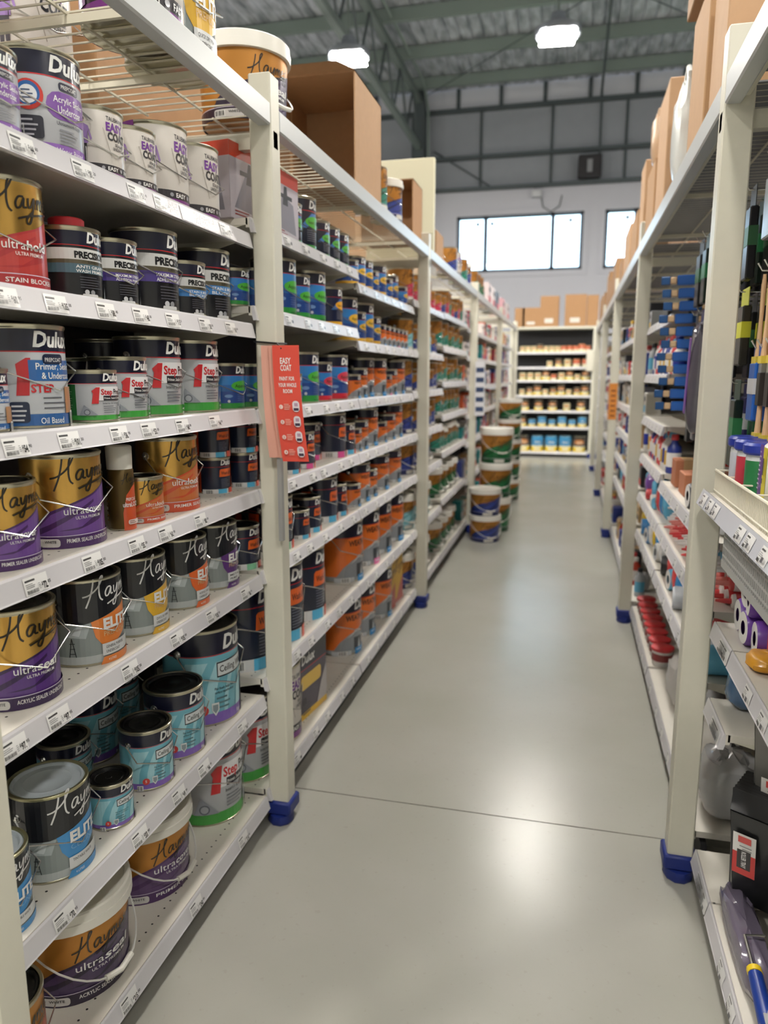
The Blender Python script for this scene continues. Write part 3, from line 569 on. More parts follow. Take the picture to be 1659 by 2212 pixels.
# ================================================================ racks
def tag_mesh(price, seed=0, big=True):
    a = Art(1, 1); w_, h_ = (.068, .036) if big else (.06, .034); W_ = P('f4f3f1'); a.rect(0, 0, w_, h_, W_); a.rows(.004, .0265, .04, 1, .004, P('4a4a4a'), .004); a.rows(.004, .021, .028, 3, .0035, P('8a8a8a'), .0014)
    for i in range(11): a.rect(.004 + i * .0026, .003, .004 + i * .0026 + (.0014 if i % 3 else .0019), .0105, P('2a2a2a'))
    a.rows(.034, .018, .006, 4, .0035, P('9a9a9a'), .0015)
    if price:
        a.text('$', .041, .013, .009, P('111111'), .03); a.text(price[:-2], .0455, .0055, .019, P('111111'), .045, w=.0042 * len(price[:-2])); a.text(price[-2:], .0462 + .0042 * len(price[:-2]), .013, .009, P('111111'), .03)
    else: a.rect(.044, .007, .06, .018, P('55555a'))
    return a
GENERIC = {}
def gondola(label, y0, y1, tops, side=-1, edge=-1.035, depth=.46, tags=None, kick_x=-1.05, back_top=2.26, dots=True, box=None, shelf_d=None, group='paint shelving units', origin=None):
    """shelving unit facing the aisle; side -1 stands left of the aisle and faces +x, side 1 the mirror image"""
    t = thing('shelving_unit', label, 'shelving', (edge, (y0 + y1) / 2, 0) if origin is None else origin, 0 if origin is None else PI / 2 * 0, group)
    sx = -side; hy = (y1 - y0) / 2 - .002; X = lambda d: -sx * d      # d = distance back from the shelf edge
    BK = DARKM; b = MB(); bx = sorted((X(depth), X(depth + .02))); b.box(bx[0], bx[1], -hy, hy, .1, back_top, BK)
    if dots:
        for zz in range(10):
            for yy in range(int((y1 - y0) / .09)):
                y = -hy + .05 + yy * .09; z = .25 + zz * .2; b.face([(X(depth - .001), y - .004, z), (X(depth - .001), y + .004, z), (X(depth - .001), y + .004, z + .01), (X(depth - .001), y - .004, z + .01)], M('0c0c0e', .8))
    b.build('back_panel', t, smooth=False)
    for q in (-1, 1): bx = sorted((X(depth - .03), X(depth + .03))); MB().box(bx[0], bx[1], min(q * hy, q * (hy - .03)), max(q * hy, q * (hy - .03)), 0, back_top + .02, M('3a3a3f', .5)).build('upright', t)
    bx = sorted((X(.03), X(.05))); MB().box(bx[0], bx[1], -hy, hy, 0, tops[0] - .045, M('2a2a2c', .6)).build('kick_panel', t)
    for i, zt in enumerate(tops):
        s = MB(); sd = depth - .005 if i == 0 else (depth - .03)
        bx = sorted((X(.006), X(sd))); s.box(bx[0], bx[1], -hy, hy, zt - .022, zt, SHELFM)
        if dots:
            for dd in (.055, .2, .33):
                for yy in range(int((y1 - y0) / .033)):
                    y = -hy + .02 + yy * .033; c = X(dd); s.lathe([(.0032, zt + .0003), (.0001, zt + .0004)], M('2a2826', .9), 8, cx=c, cy=y, cap0=False)
        s.box(min(X(.0), X(.012)), max(X(.0), X(.012)), -hy, hy, zt - .03, zt + .001, SHELFM)
        if i:
            for q in (-1, 1): y = q * (hy - .004); s.prism([(X(.02), zt - .022), (X(sd), zt - .022), (X(sd), zt - .1), (X(sd * .5), zt - .07)], CREAM, y - .0025, y + .0025, 'y')
        so = s.build('shelf', t, smooth=False)
        r = MB(); f0 = X(-.002); f1 = X(-.016)      # tilted price rail
        r.prism([(X(0), zt - .002), (X(-.004), zt + .002), (X(-.007), zt - .003), (f1 * 1.05, zt - .043), (f1 * 1.05 + sx * .002, zt - .046), (X(-.004), zt - .046), (X(0), zt - .03)], RAILM, -hy, hy, 'y')
        r.build('price_rail', so, smooth=False)
        tl = math.atan2(.009, .04); Mt = lambda yy: Matrix.Translation((X(-.0085), yy, zt - .042)) @ (Matrix(((0, 0, 1, 0), (1, 0, 0, 0), (0, 1, 0, 0), (0, 0, 0, 1))) if sx > 0 else Matrix(((0, 0, -1, 0), (-1, 0, 0, 0), (0, 1, 0, 0), (0, 0, 0, 1))))
        rotm = Matrix.Rotation(-sx * tl * 0, 4, 'Y')
        tl_list = (tags or {}).get(i)
        base = Matrix.Translation((sx * .0175, 0, zt - .0425)) @ Matrix.Rotation(-sx * .225, 4, 'Y') @ (Matrix(((0, 0, 1, 0), (1, 0, 0, 0), (0, 1, 0, 0), (0, 0, 0, 1))) if sx > 0 else Matrix(((0, 0, -1, 0), (-1, 0, 0, 0), (0, 1, 0, 0), (0, 0, 0, 1))))
        if tl_list is None:
            key = (sx,)
            if key not in GENERIC: GENERIC[key] = tag_mesh('').flat(mat4=Matrix.Rotation(-sx * .225, 4, 'Y') @ (Matrix(((0, 0, 1, 0), (1, 0, 0, 0), (0, 1, 0, 0), (0, 0, 0, 1))) if sx > 0 else Matrix(((0, 0, -1, 0), (-1, 0, 0, 0), (0, 1, 0, 0), (0, 0, 0, 1))))).mesh('price_tag', False)
            for k in range(6): o = put('price_tag', GENERIC[key], so, (sx * .0175, -hy + .08 + k * (2 * hy - .2) / 5.3 + R_.uniform(-.03, .03), zt - .0425))
        else:
            for u, pr in tl_list:
                y = unproj_u(u[0], u[1], x=edge + sx * .012)[1] - (y0 + y1) / 2
                if -hy < y < hy - .06: tag_mesh(pr).flat(mat4=Matrix.Translation((0, y, 0)) @ base).build('price_tag', so, smooth=False)
    return t
def rack(label, posts, x_in, x_out, zb=2.5, zbot=2.432, ztop=2.59, deckx=(-2.0, -.97), foot_x=0, wires=True, pitch=.05, first=True, group='storage racks', depth_back=None):
    t = thing('storage_rack', label, 'rack', (x_in, posts[0], 0), 0, group); ox, oy = x_in, posts[0]
    a, b_ = min(x_in, x_out) - ox, max(x_in, x_out) - ox; s = 1 if x_out > x_in else -1      # x_in is the aisle face
    for i, y in enumerate(posts):
        y -= oy; p = MB(); p.box(a, b_, y, y + .075, .06, ztop, CREAM, .004)
        po = p.build('post', t, smooth=False)
        f = MB(); f.box(a - .012, b_ + .012, y - .014, y + .088, .035, .085, BLUE, .006); f.lathe([(.05, .0), (.055, .01), (.05, .035)], BLUE, 10, cx=(a + b_) / 2, cy=y + .02, sx=.9); f.build('foot', po)
    for i in range(len(posts) - 1):
        y0, y1 = posts[i] + .075 - oy, posts[i + 1] - oy; bx = (0, .045) if s > 0 else (-.045, 0)
        m_ = MB(); m_.box(bx[0], bx[1], y0, y1, zbot, zb, M('c3c6c6', .35, .1), .005); m_.box((bx[0] + .01) if s > 0 else bx[0] - .02, (bx[1] + .02) if s > 0 else bx[1] - .01, y0, y1, zbot + .02, zbot + .032, CREAM); m_.build('beam', t, smooth=False)
        m_ = MB(); xb = deckx[0] - ox if s < 0 else deckx[1] - ox; m_.box(xb - .02, xb + .02, y0, y1, zbot, zb, CREAM); m_.build('rear_beam', t, smooth=False)
        if wires:
            d = MB(); X0, X1 = (deckx[0] - ox, deckx[1] - ox); pt = pitch if i < 2 else pitch * 2
            yy = y0 + .02
            while yy < y1: d.box(X0, X1, yy - .0022, yy + .0022, zb - .004, zb, CREAMW); yy += pt
            for k in range(6): xx = X0 + .03 + k * (X1 - X0 - .06) / 5; d.box(xx - .003, xx + .003, y0, y1, zb - .010, zb - .004, CREAMW)
            for k in range(3): yk = y0 + .3 + k * (y1 - y0 - .6) / 2; d.box(X0, X1, yk - .006, yk + .006, zb - .03, zb - .010, CREAMW)
            d.build('wire_deck', t, smooth=False)
            if s > 0: MB().box(X0, X1, y0, y1, zb - .0035, zb + .0008, M('77777a', .7, 0, .1, 20, .08)).build('deck_board', t, smooth=False)
    for i, y in enumerate(posts):      # rear posts and cross ties
        y -= oy; xb = (deckx[0] if s < 0 else deckx[1]) - ox; MB().box(xb - .035, xb + .035, y, y + .075, 0, ztop, CREAM).build('rear_post', t, smooth=False)
        MB().box(min(xb, 0), max(xb, 0), y + .02, y + .055, zbot - .06, zbot - .01, CREAM).build('cross_tie', t, smooth=False)
    return t
LP = [.955, 2.364, 5.08, 7.78, 10.6, 13.4]
rack('long cream storage rack with blue feet along the left side', [1.03 - .075] + LP[1:], -.958, -1.033, foot_x=0)
rack('long cream storage rack with blue feet along the right side', [-.35, 2.386, 5.09, 7.887, 10.7, 13.6], .378, .458, zb=2.47, zbot=2.39, ztop=2.595, deckx=(.40, 1.5))
TG = {0: [((260, 2170), '215.00'), ((410, 1960), '240.00'), ((515, 1815), '218.00')], 1: [((115, 1990), '70.95'), ((285, 1825), '33.90'), ((372, 1730), '49.90'), ((428, 1670), '66.90'), ((513, 1570), '166.0')],
 2: [((0, 1620), '97.95'), ((102, 1558), '97.95'), ((262, 1445), '105.00'), ((368, 1385), '105.00'), ((445, 1325), '105.00'), ((520, 1275), '86.00')], 3: [((50, 1260), '72.85'), ((178, 1220), '105.00'), ((278, 1184), '35.00'), ((343, 1160), '60.90'), ((420, 1133), '80.00')],
 4: [((5, 965), '54.90'), ((125, 950), '101.50'), ((238, 940), '36.90'), ((305, 932), '53.00'), ((380, 925), '68.00'), ((452, 915), '64.00')], 5: [((-20, 640), '60.95'), ((95, 650), '135.00'), ((208, 668), '88.40'), ((287, 682), '48.00'), ((358, 690), '115.0'), ((430, 700), '38.00'), ((487, 708), '69.00')],
 6: [((18, 300), '44.60'), ((155, 355), '81.20'), ((275, 402), '31.40'), ((332, 430), '44.00'), ((390, 458), '55.00'), ((475, 490), '79.00')]}
TOPS1 = [.118, .517, .966, 1.267, 1.543, 1.82, 2.103]
gondola('nearest shelving unit on the left with perforated shelves', 1.03, 2.335, TOPS1, tags=TG)
TOPS2 = [.137, .572, .975, 1.264, 1.538, 1.879, 2.156]
gondola('left shelving unit just past the second rack post', 2.345, 3.59, TOPS2)
TOPS3 = [.137, .572, .975, 1.264, 1.538, 1.822, 2.097]
gondola('left shelving unit before the third rack post', 3.60, 4.92, TOPS3)
TOPS4 = [.14, .575, .97, 1.262, 1.55, 1.822, 2.15]
gondola('left shelving unit just past the third rack post', 4.93, 6.12, TOPS4, dots=False)
TOPS5 = [.14, .616, 1.02, 1.33, 1.605, 1.893, 2.16]
gondola('left shelving unit before the fourth rack post', 6.14, 7.58, TOPS5, dots=False)
TOPS6 = [.14, .58, .97, 1.26, 1.55, 1.85, 2.13]
for i, (a, b) in enumerate(((7.6, 9.1), (9.12, 10.6), (10.62, 12.1), (12.12, 13.6))):
    gondola(f'far left shelving unit, {ORD[i]} beyond the stacked pails', a, b, TOPS6, dots=False)
g = gondola('end shelving unit facing down the aisle at the far end', 0, 1.56, [.11, .62, .955, 1.27, 1.575, 1.84, 2.14], dots=False, edge=0, back_top=2.6, depth=.42)
g.location = (-.36, 15.75, 0); g.rotation_euler = (0, 0, -PI / 2)
bm_ = MB(); bm_.box(-.78, .78, -.02, .46, -.05, 0, CREAM, .004); top = bm_.build('top_shelf', g); top.rotation_euler = (0, 0, PI / 2); top.location = (-.0, 0, 2.64)
for xx in (-1.2, .42): pass
pr = thing('storage_rack', 'cream rack end frame at the far end of the aisle', 'rack', (-.36, 15.7, 0), 0, 'storage racks')
for xx in (-.86, -.78, .78, .86):
    p = MB(); p.box(xx - .035, xx + .035, 0, .07, .05, 2.64, CREAM, .004); po = p.build('post', pr, smooth=False); f = MB(); f.box(xx - .045, xx + .045, -.01, .08, 0, .09, BLUE, .005); f.build('foot', po)
# ================================================================ stock on the left
G1 = 'tins on the nearest left shelves'; G2 = 'tins on the second left bay'; G3 = 'tins on the third left bay'
B1 = 'nearest left bay'
S = lambda k, b: f'{["bottom", "second", "third", "fourth", "fifth", "sixth", "top"][k]} shelf of {b}'
row(S(6, B1), 2.103, [('acr', '2', 42), ('acr', '4', 178), ('easy', '2', 262), ('easy', '2', 335), ('easy', '4', 404), ('easy', '4', 473)], G1)
row(S(5, B1), 1.82, [('hold', '4', 98), ('precg', '2', 220), ('precm', '2', 298), ('precm', '4', 385), ('precs', '2', 432), ('precs', '4', 495)], G1)
row(S(4, B1), 1.543, [('oil', '1', 20, .03), ('oil', '4', 145), ('step', '1', 253), ('step', '2', 318), ('step', '4', 391), ('step', '4', 471), ('step', '2', 220, .2), ('step', '4', 300, .22), ('step', '4', 385, .24)], G1)
row(S(3, B1), 1.267, [('cover', '2t', 83), ('cover', '4', 222), ('lock', '1', 353), ('lock', '4', 427)], G1)
row(S(2, B1), .966, [('seal', '4', 126), ('eo', '4', 264), ('ey', '4', 359), ('er', '4', 447), ('ep', '4', 512)], G1)
row(S(1, B1), .517, [('eb', '2t', 66), ('eb', '4', 196), ('ceil', '1', 288), ('ceil', '2t', 373), ('ceil', '4', 440), ('ceil', '10', 515), ('ceil', '2', 198, .22), ('ceil', '4', 255, .26), ('ceil', '4', 300, .3)], G1)
row(S(0, B1), .118, [('lockp', '4', 100, .03), ('sealp', 'p', 277, .03), ('coverp', 'p', 408, .05), ('step', '10', 522, .05)], G1)
# spray can
def spray(x, y, z):
    t = thing('spray_can', 'white capped orange spray can between two gold tins', 'spray can', (x, y, z), -.3)
    R, H = .033, .15; b = MB(); b.lathe([(R - .002, 0), (R, .004), (R, H), (R - .006, H + .008)], [TIN, M('5c4a26', .35, .6), M('5c4a26', .35, .6)], 32); bo = b.build('can_body', t)
    a = Art(R, H); a.poly([(-.6, 0), (-.6, .3), (-.3, .6), (.2, .72), (.8, .8), (1.3, .82), (1.3, 0)], P('d0562e')); a.script(-.55, .82, .13, P('17130c'), 1.0, .05); a.text('PREPCOAT', -.35, .5, .075, WHT, .01, w=.9); a.text('ultraLOCK', -.6, .4, .11, WHT, .02, w=1.5); a.rows(-2.0, .8, .35, 9, .08, P('7a5f2a')); a.pill(-.3, .1, .7, .18, P('ecdcd4')); a.rows(-.2, .15, .6, 2, .03, P('8a4a38'))
    put('printed_label', a.wrap().mesh('printed_label', False), bo); MB().lathe([(R - .002, H + .004), (R - .001, H + .058), (R - .004, H + .062), (.002, H + .063)], WHITEP, 32).build('cap', t)
x, y = -1.035 - .03 - .033, edge_y(291, -1.098, .033, 1.36); spray(x, y, 1.2675)
def stacked(key, sz, u, off, zt, n, where, grp, rot=-.2):
    R, H = SZ[sz]; x = -1.035 - off - R; y = edge_y(u, x, R, zt + H / 2)
    for k in range(n): put_tin(key, sz, x, y, zt + .0005 + k * (H + .001), rot + R_.uniform(-.1, .1), f"small {TYPES[key][2]}, {where}, {['lowest', 'second', 'third', 'topmost'][k]} in stack", grp)
B2 = 'second left bay'
stacked('wash', '1', 497, .07, 1.264, 2, 'fourth shelf behind the nearest post', G2); stacked('wash', '1', 556, .045, 1.264, 2, 'fourth shelf beside the nearest post', G2)
row('behind the nearest post, fourth shelf', 1.264, [('wash', '2', 470, .2), ('wash', '2', 540, .2)], G2)
row('behind the nearest post, fifth shelf', 1.538, [('aqua', '2', 528, .05), ('aqua', '2', 565, .03), ('aqua', '2', 560, .2)], G2)
row('behind the nearest post, sixth shelf', 1.879, [('aqua', '1', 538, .03), ('aqua', '2', 590, .05)], G2)
row('behind the nearest post, third shelf', .975, [('washg', '2', 560, .03), ('washg', '2', 580, .2)], G2)
row('behind the nearest post, second shelf', .572, [('wash', '10', 590, .03)], G2)
row('behind the nearest post, bottom shelf', .137, [('step', '10', 592, .03)], G2)
row(S(6, B2), 2.156, [('supg', '2', 652), ('supg', '4', 683), ('supg', '2', 712), ('supg', '2', 731), ('supg', '2', 749)], G2)
row(S(5, B2), 1.879, [('aqua', '4', 624), ('aqua', '2t', 664), ('aqua', '4', 703), ('supy', '2t', 739)], G2)
row(S(4, B2), 1.538, [('aqua', '1', 652), ('aqua', '4', 688), ('aquar', '2t', 717), ('aquar', '4', 751)], G2)
row(S(3, B2), 1.264, [('wash', '2', 616), ('wash', '1', 646), ('washp', '2', 679), ('washp', '2t', 692, .1), ('washp', '4', 733), ('wash', '2', 760)], G2)
row(S(2, B2), .975, [('washg', '4', 632), ('wash', '1', 668), ('wash', '2', 692), ('wash', '4', 728), ('wash', '2', 749)], G2)
row(S(1, B2), .572, [('wash', '10', 654), ('wash', '10', 701)], G2)
row(S(0, B2), .137, [('easyp', '10', 650, .03)], G2)
B3 = 'unit before third post'
row(S(6, B3), 2.097, [('aquay', '1', 774), ('aquay', '2', 788), ('aquay', '2', 802), ('aquay', '1', 817), ('aquay', '2t', 834), ('aquay', '1', 848), ('aquay', '2', 860), ('aquay', '1', 880), ('supy', '4', 868, .22)], G2)
row(S(5, B3), 1.822, [('aquay', '4', 772), ('aquay', '2', 784), ('aquay', '4', 802), ('aquay', '2', 810), ('weath', '1', 826), ('weath', '1', 838), ('weath', '1', 849), ('weathp', '1', 860), ('weath', '1', 869), ('weath', '1', 877)], G2)
row(S(4, B3), 1.538, [('weath', '1', 779), ('weath', '2', 791), ('weath', '4', 808, .05), ('weath', '4', 828), ('weathp', '1', 845), ('weath', '2', 858), ('weath', '4', 874)], G2)
row(S(3, B3), 1.264, [('weath', '1', 775), ('weath', '2', 794), ('weath', '4', 816), ('weath', '1', 836), ('weath', '2', 854), ('weath', '4', 869)], G2)
row(S(2, B3), .975, [('weath', '1', 779), ('weath', '4', 799), ('weath', '2', 813), ('weath', '4', 840), ('weath', '4', 866)], G2)
row(S(1, B3), .572, [('weath', '10', 783), ('weathp', '10', 819), ('weath', '10', 845), ('weath', '10', 871)], G2)
row(S(0, B3), .137, [('weath', '10', 780, .05), ('weath', '10', 810, .05), ('weath', '10', 846, .03)], G2)
# fill the depth behind the front rows with a second rank where the photo shows dark lids
# third bay: gold tins and pails
def fillrow(where, zt, y0, y1, pat, grp, off=.02, single=True, rot=-.3):
    y = y0; i = 0
    while True:
        key, sz = pat[i % len(pat)]; R, H = SZ[sz]
        if y + 2 * R > y1 or i > 15: break
        d = TYPES[key][2]; lab = f"{d}, {where}, {ORD[i]} from left"
        put_tin(key, sz, -1.035 - off - R - R_.uniform(0, .015), y + R, zt + .0005, rot + R_.uniform(-.1, .1), lab, grp, single); y += 2 * R + R_.uniform(.006, .02); i += 1
B4 = 'unit past third post'; B5 = 'unit before fourth post'
Y4, Y4b, Y5, Y5b = 5.0, 6.1, 6.17, 7.55
for k, pat4, pat5 in [(6, [('hr', '4'), ('hr', '2'), ('hr', '4'), ('hr', '1')], [('hr', '2'), ('hn', '2'), ('hr', '4'), ('ht', '4')]), (5, [('hl', '4'), ('hn', '2'), ('hn', '1'), ('hn', '4')], [('ht', '4'), ('ht', '2'), ('ht', '4'), ('hg', '2')]),
    (4, [('hn', '4'), ('hn', '1'), ('hn', '2')], [('ht', '2'), ('ht', '1'), ('ht', '4'), ('hg', '1')]), (3, [('hn', '4'), ('hn', '2'), ('hn', '4')], [('ht', '4'), ('ht', '2'), ('ht', '4'), ('hg', '4')]),
    (2, [('Hn', 'p'), ('Hn', 'p')], [('Ht', '4'), ('Ht', '4'), ('Ht', '2t'), ('Ht', '4')]), (1, [('Hl', 'p'), ('Hl', 'p')], [('Hg', 'p'), ('Hg', 'p')]), (0, [('Hn', 'p'), ('Hn', 'p')], [('Hg', 'p'), ('Hg', 'p')])]:
    fillrow(S(k, B4), TOPS4[k], Y4, Y4b, pat4, G3); fillrow(S(k, B5), TOPS5[k], Y5, Y5b, pat5, G3)
cols = ['e8dcd8', 'd8d4d8', 'c03a50', 'd8603a', '3a4a90', 'e8e4e0', '2a8a8c', 'c8a878']
CN = {'e8dcd8': 'blush white', 'd8d4d8': 'pale grey', 'c03a50': 'crimson', 'd8603a': 'orange', '3a4a90': 'navy', 'e8e4e0': 'white', '2a8a8c': 'teal', 'c8a878': 'tan', 'eeece8': 'white', 'b8bcc2': 'silver', 'd8d4cc': 'cream', 'd8484a': 'red', '2a3a8a': 'navy', '2a2a30': 'black', '66b4d8': 'sky blue', 'e8c040': 'yellow', 'c8432e': 'orange red', '2a3a9a': 'blue', '2c3c8c': 'blue', 'd8b040': 'yellow'}
def packet(y, x, z, w_, h_, d, c, c2, lab, grp, facing=0):
    if c in CN and c2 in CN: lab = CN[c] + ' ' + lab
    t = MB(); t.box(-d / 2, d / 2, -w_ / 2, w_ / 2, 0, h_, M(c, .4), .004); t.box(d / 2, d / 2 + .001, -w_ / 2 + .008, w_ / 2 - .008, h_ * .1, h_ * .4, M(c2, .4)); t.box(d / 2, d / 2 + .001, -w_ * .3, w_ * .3, h_ * .6, h_ * .8, M('3a3a44', .4))
    return tag(put('packet', t.mesh('packet', False), None, (x, y, z), facing), lab, 'packet', grp)
for g_i, (a, b) in enumerate(((7.68, 9.05), (9.2, 10.5), (10.75, 12.0), (12.2, 13.3))):
    for k in range(7):
        y = a; i = 0
        while y < b - .12 and i < 7:
            w_ = R_.uniform(.1, .2); h_ = R_.uniform(.14, .22); packet(y + w_ / 2, -1.035 - .09, TOPS6[k] + .0005, w_, h_, .1, cols[R_.randrange(8)], cols[R_.randrange(8)], f'box, {S(k, "far left unit " + ORD[g_i])}, {ORD[i]} from left', 'boxed goods on the far left shelves'); y += w_ + .02; i += 1
# far end unit
ZE = [.11, .62, .955, 1.27, 1.575, 1.84, 2.14]
ends = [[('cy', '10'), ('cb', '10'), ('cb', '10'), ('cb', '10'), ('cy', '10')], [('cy', '4'), ('cb', '2'), ('cb', '4'), ('cb', '2'), ('cb', '4'), ('cb', '2'), ('cb', '4')], [('cy', '4'), ('cy', '4'), ('cy', '4'), ('cw', '2'), ('cy', '4')],
 [('cw', '1'), ('cy', '2'), ('cy', '4'), ('cw', '1'), ('cy', '2'), ('cy', '4'), ('cw', '1'), ('cy', '2'), ('cy', '4')], [('cw', '2'), ('cw', '2'), ('cw', '2'), ('cy', '4'), ('cr', '1'), ('cw', '2'), ('cy', '4'), ('cw', '1'), ('cy', '4')],
 [None, None, None, ('cw', '1'), ('cy', '2'), ('cw', '2'), ('cr', '2'), ('cr', '2')], [('cw', '1')] * 3 + [('cy', '2')] + [('cw', '1')] * 3 + [('cr', '1')] * 3 + [('cr', '2')] + [('cr', '1')]]
for k, lst in enumerate(ends):
    tot = 1.42; step = tot / len(lst)
    for i, it in enumerate(lst):
        if not it: continue
        R, H = SZ[it[1]]; put_tin(it[0], it[1], -1.07 + step * (i + .5), 15.78 + R, ZE[k] + .0005, -PI / 2 + .1, f'{TYPES[it[0]][2]}, {["bottom", "second", "third", "fourth", "fifth", "sixth", "top"][k]} shelf of far end unit, {ORD[i]} from left', 'stain tins on the far end unit', True)
def carton(w_, d, h_, label, loc, rz=0, mat=CARD, group=None, tape=True, sticker=False, name='cardboard_box', cat='box'):
    t = thing(name, label, cat, loc, rz, group); b = MB(); b.box(-w_ / 2, w_ / 2, -d / 2, d / 2, 0, h_, mat, .004); bo = b.build('carton', t, smooth=False)
    if tape: q = MB(); q.box(-.025, .025, -d / 2 - .001, -d / 2, h_ * .6, h_, M('b89a70', .3)); q.box(-.025, .025, -d / 2 - .001, d / 2 + .001, h_, h_ + .001, M('b89a70', .3)); q.build('packing_tape', bo, smooth=False)
    if sticker: q = MB(); q.box(-w_ * .25, w_ * .2, -d / 2 - .002, -d / 2 - .0005, h_ * .12, h_ * .27, M('d8d2c8', .6)); q.build('paper_label', bo, smooth=False)
    return t
for i, (x, w_, h_) in enumerate([(-1.08, .2, .38), (-.85, .36, .38), (-.49, .37, .6), (.02, .42, .62), (.35, .22, .6)]):
    carton(w_, .36, h_, ['brown carton at the left end above far end unit', 'wide brown carton second on far end unit', 'tall brown carton mid far end unit', 'tall brown carton right of the gap on far unit', 'narrow brown carton at right end of far unit'][i], (x, 15.95, 2.6405), 0, CARD, 'cartons above the far end unit', False, i in (1, 2, 3))
# pail stacks on the floor
def pails(x, y, n, key, what, rz=-1.1, sz='p15'):
    for k in range(n): put_tin(key if isinstance(key, str) else key[k], sz, x + R_.uniform(-.01, .01), y + R_.uniform(-.01, .01), k * (SZ[sz][1] + .0015), rz + R_.uniform(-.1, .1), f'{TYPES[key if isinstance(key, str) else key[k]][2]}, {what}, {["bottom", "second", "third", "fourth", "top"][k]} of the stack', 'gold pails stacked in the aisle')
pails(-.80, 7.46, 2, 'Hn', 'front stack in aisle'); pails(-.76, 8.02, 3, 'Hg', 'middle stack in aisle', sz='p20'); pails(-.79, 10.2, 5, 'Hg', 'rear stack in aisle')
# grey filler box and yellow drum on the bottom shelf
def printed_box(w_, d, h_, loc, rz, label, base, artf, sidef=None, name='product_box', group=None):
    t = thing(name, label, 'box', loc, rz, group); b = MB(); b.box(-d / 2, d / 2, -w_ / 2, w_ / 2, 0, h_, base, .003); bo = b.build('carton', t, smooth=False)
    a = Art(1, 1); artf(a, w_, h_); a.flat(mat4=Matrix.Translation((d / 2, -w_ / 2, 0)) @ Matrix(((0, 0, 1, 0), (1, 0, 0, 0), (0, 1, 0, 0), (0, 0, 0, 1)))).build('front_print', bo, smooth=False)
    if sidef: a = Art(1, 1); sidef(a, d, h_); a.flat(mat4=Matrix.Translation((-d / 2, -w_ / 2, 0)) @ Matrix(((1, 0, 0, 0), (0, 0, -1, 0), (0, 1, 0, 0), (0, 0, 0, 1)))).build('side_print', bo, smooth=False)
    return t
def fz(a, w_, h_): a.rect(0, 0, w_, .03, YEL); a.rect(0, h_ * .72, w_, h_, NAVY); a.text('Dulux', .05, h_ * .78, .06, WHT, .03, .15, w=.13); a.rect(0, h_ * .7, w_, h_ * .71, RED); a.pill(.04, h_ * .42, w_ * .8, h_ * .62, P('dcb64a'), .3); a.poly([(w_ * .65, .03), (w_, .03), (w_, h_ * .6), (w_ * .8, h_ * .35)], P('b5b0b0')); a.disc(.07, h_ * .25, .02, P('22222a')); a.rows(.05, h_ * .2, .1, 4, .014, P('3c3a40'))
def fs(a, w_, h_): a.rect(0, 0, w_, .03, YEL); a.rect(0, h_ * .72, w_, h_, NAVY); a.text('Dulux', w_ * .55, h_ * .8, .045, WHT, .03, .15, w=.09); a.rect(0, h_ * .7, w_, h_ * .71, RED); a.rows(.05, h_ * .6, .16, 7, .02, P('8a8088'), .004); a.disc(.1, h_ * .4, .012, P('c03a40')); a.rect(w_ - .09, .04, w_ - .03, .085, P('e8e8e8')); a.rows(w_ - .12, .14, .07, 3, .014, P('8a8088'), .004)
printed_box(.30, .30, .33, (-1.035 - .05 - .15, 3.02, .1375), -.12, 'dark grey product box with yellow base on bottom shelf', M('55505a', .45), fz, fs)
def yb(a, w_, h_): a.poly([(w_ * .3, 0), (w_, 0), (w_, h_ * .5), (w_ * .7, h_ * .35), (w_ * .4, h_ * .1)], P('a83a3c')); a.script(.03, h_ * .65, .07, P('3a2a10')); a.rect(0, 0, w_, .03, P('b0443a'))
for i, y in enumerate((4.55, 4.78)): printed_box(.2, .22, .33, (-1.2, y, .1375), -.1, f'yellow box with red curve on bottom shelf, {"nearer" if i == 0 else "farther"} one', M('c49a3a', .45), yb, yb, group='yellow boxes on the bottom shelf')
def tbx(a, w_, h_): a.rect(0, h_ * .8, w_, h_, P('d0432a')); a.rect(0, 0, w_, h_ * .8, P('b8b0b8')); a.poly([(w_ * .1, h_ * .15), (w_ * .9, h_ * .1), (w_ * .8, h_ * .55), (w_ * .4, h_ * .65)], P('7d7a84')); a.poly([(w_ * .4, h_ * .5), (w_ * .6, h_ * .5), (w_ * .56, h_ * .78), (w_ * .46, h_ * .78)], P('22242a')); a.rect(w_ * .25, h_ * .6, w_ * .75, h_ * .66, P('22242a')); a.rows(w_ * .1, h_ * .1, w_ * .5, 2, .01, P('8a3030'), .004)
printed_box(.24, .2, .235, (-1.17, 2.46, 2.1565), -.15, 'white and red paint roller box behind nearest post', M('b8b0b8', .45), tbx, tbx, group='red topped boxes on the top shelf'); printed_box(.24, .2, .235, (-1.16, 2.74, 2.1565), -.05, 'red topped box just past the nearest post', M('b8b0b8', .45), tbx, tbx, group='red topped boxes on the top shelf')
# ---------------------------------------------------------------- things on top of the left rack
TZ = 2.5015
GT = 'stock on top of the left rack'
for key, sz, x, y, rz, lab in [('easy', '10', -1.12, 1.86, -.5, 'white purple pail on rack top, cut by the frame'), ('ey', '10', -1.14, 2.08, -.2, 'black and yellow tin on rack top beside pail'), ('sealp', 'p15', -1.16, 2.62, -.3, 'large gold purple pail on rack top beside post')]: put_tin(key, sz, x, y, TZ, rz, lab, GT)
for i, (x, y) in enumerate([(-1.3, 1.5), (-1.75, 1.6), (-1.62, 2.1)]): put_tin('easy', '10', x, y, TZ, -.3, f'pail seen from below through wire deck, {ORD[i]} from left', GT)
carton(.5, .6, .4, 'pale carton seen from below through the wire deck', (-1.72, 1.2, TZ), 0, CARD2, GT); carton(.45, .9, .5, 'brown carton at the back above the nearest bay', (-1.75, 2.75, TZ), 0, CARD, GT)
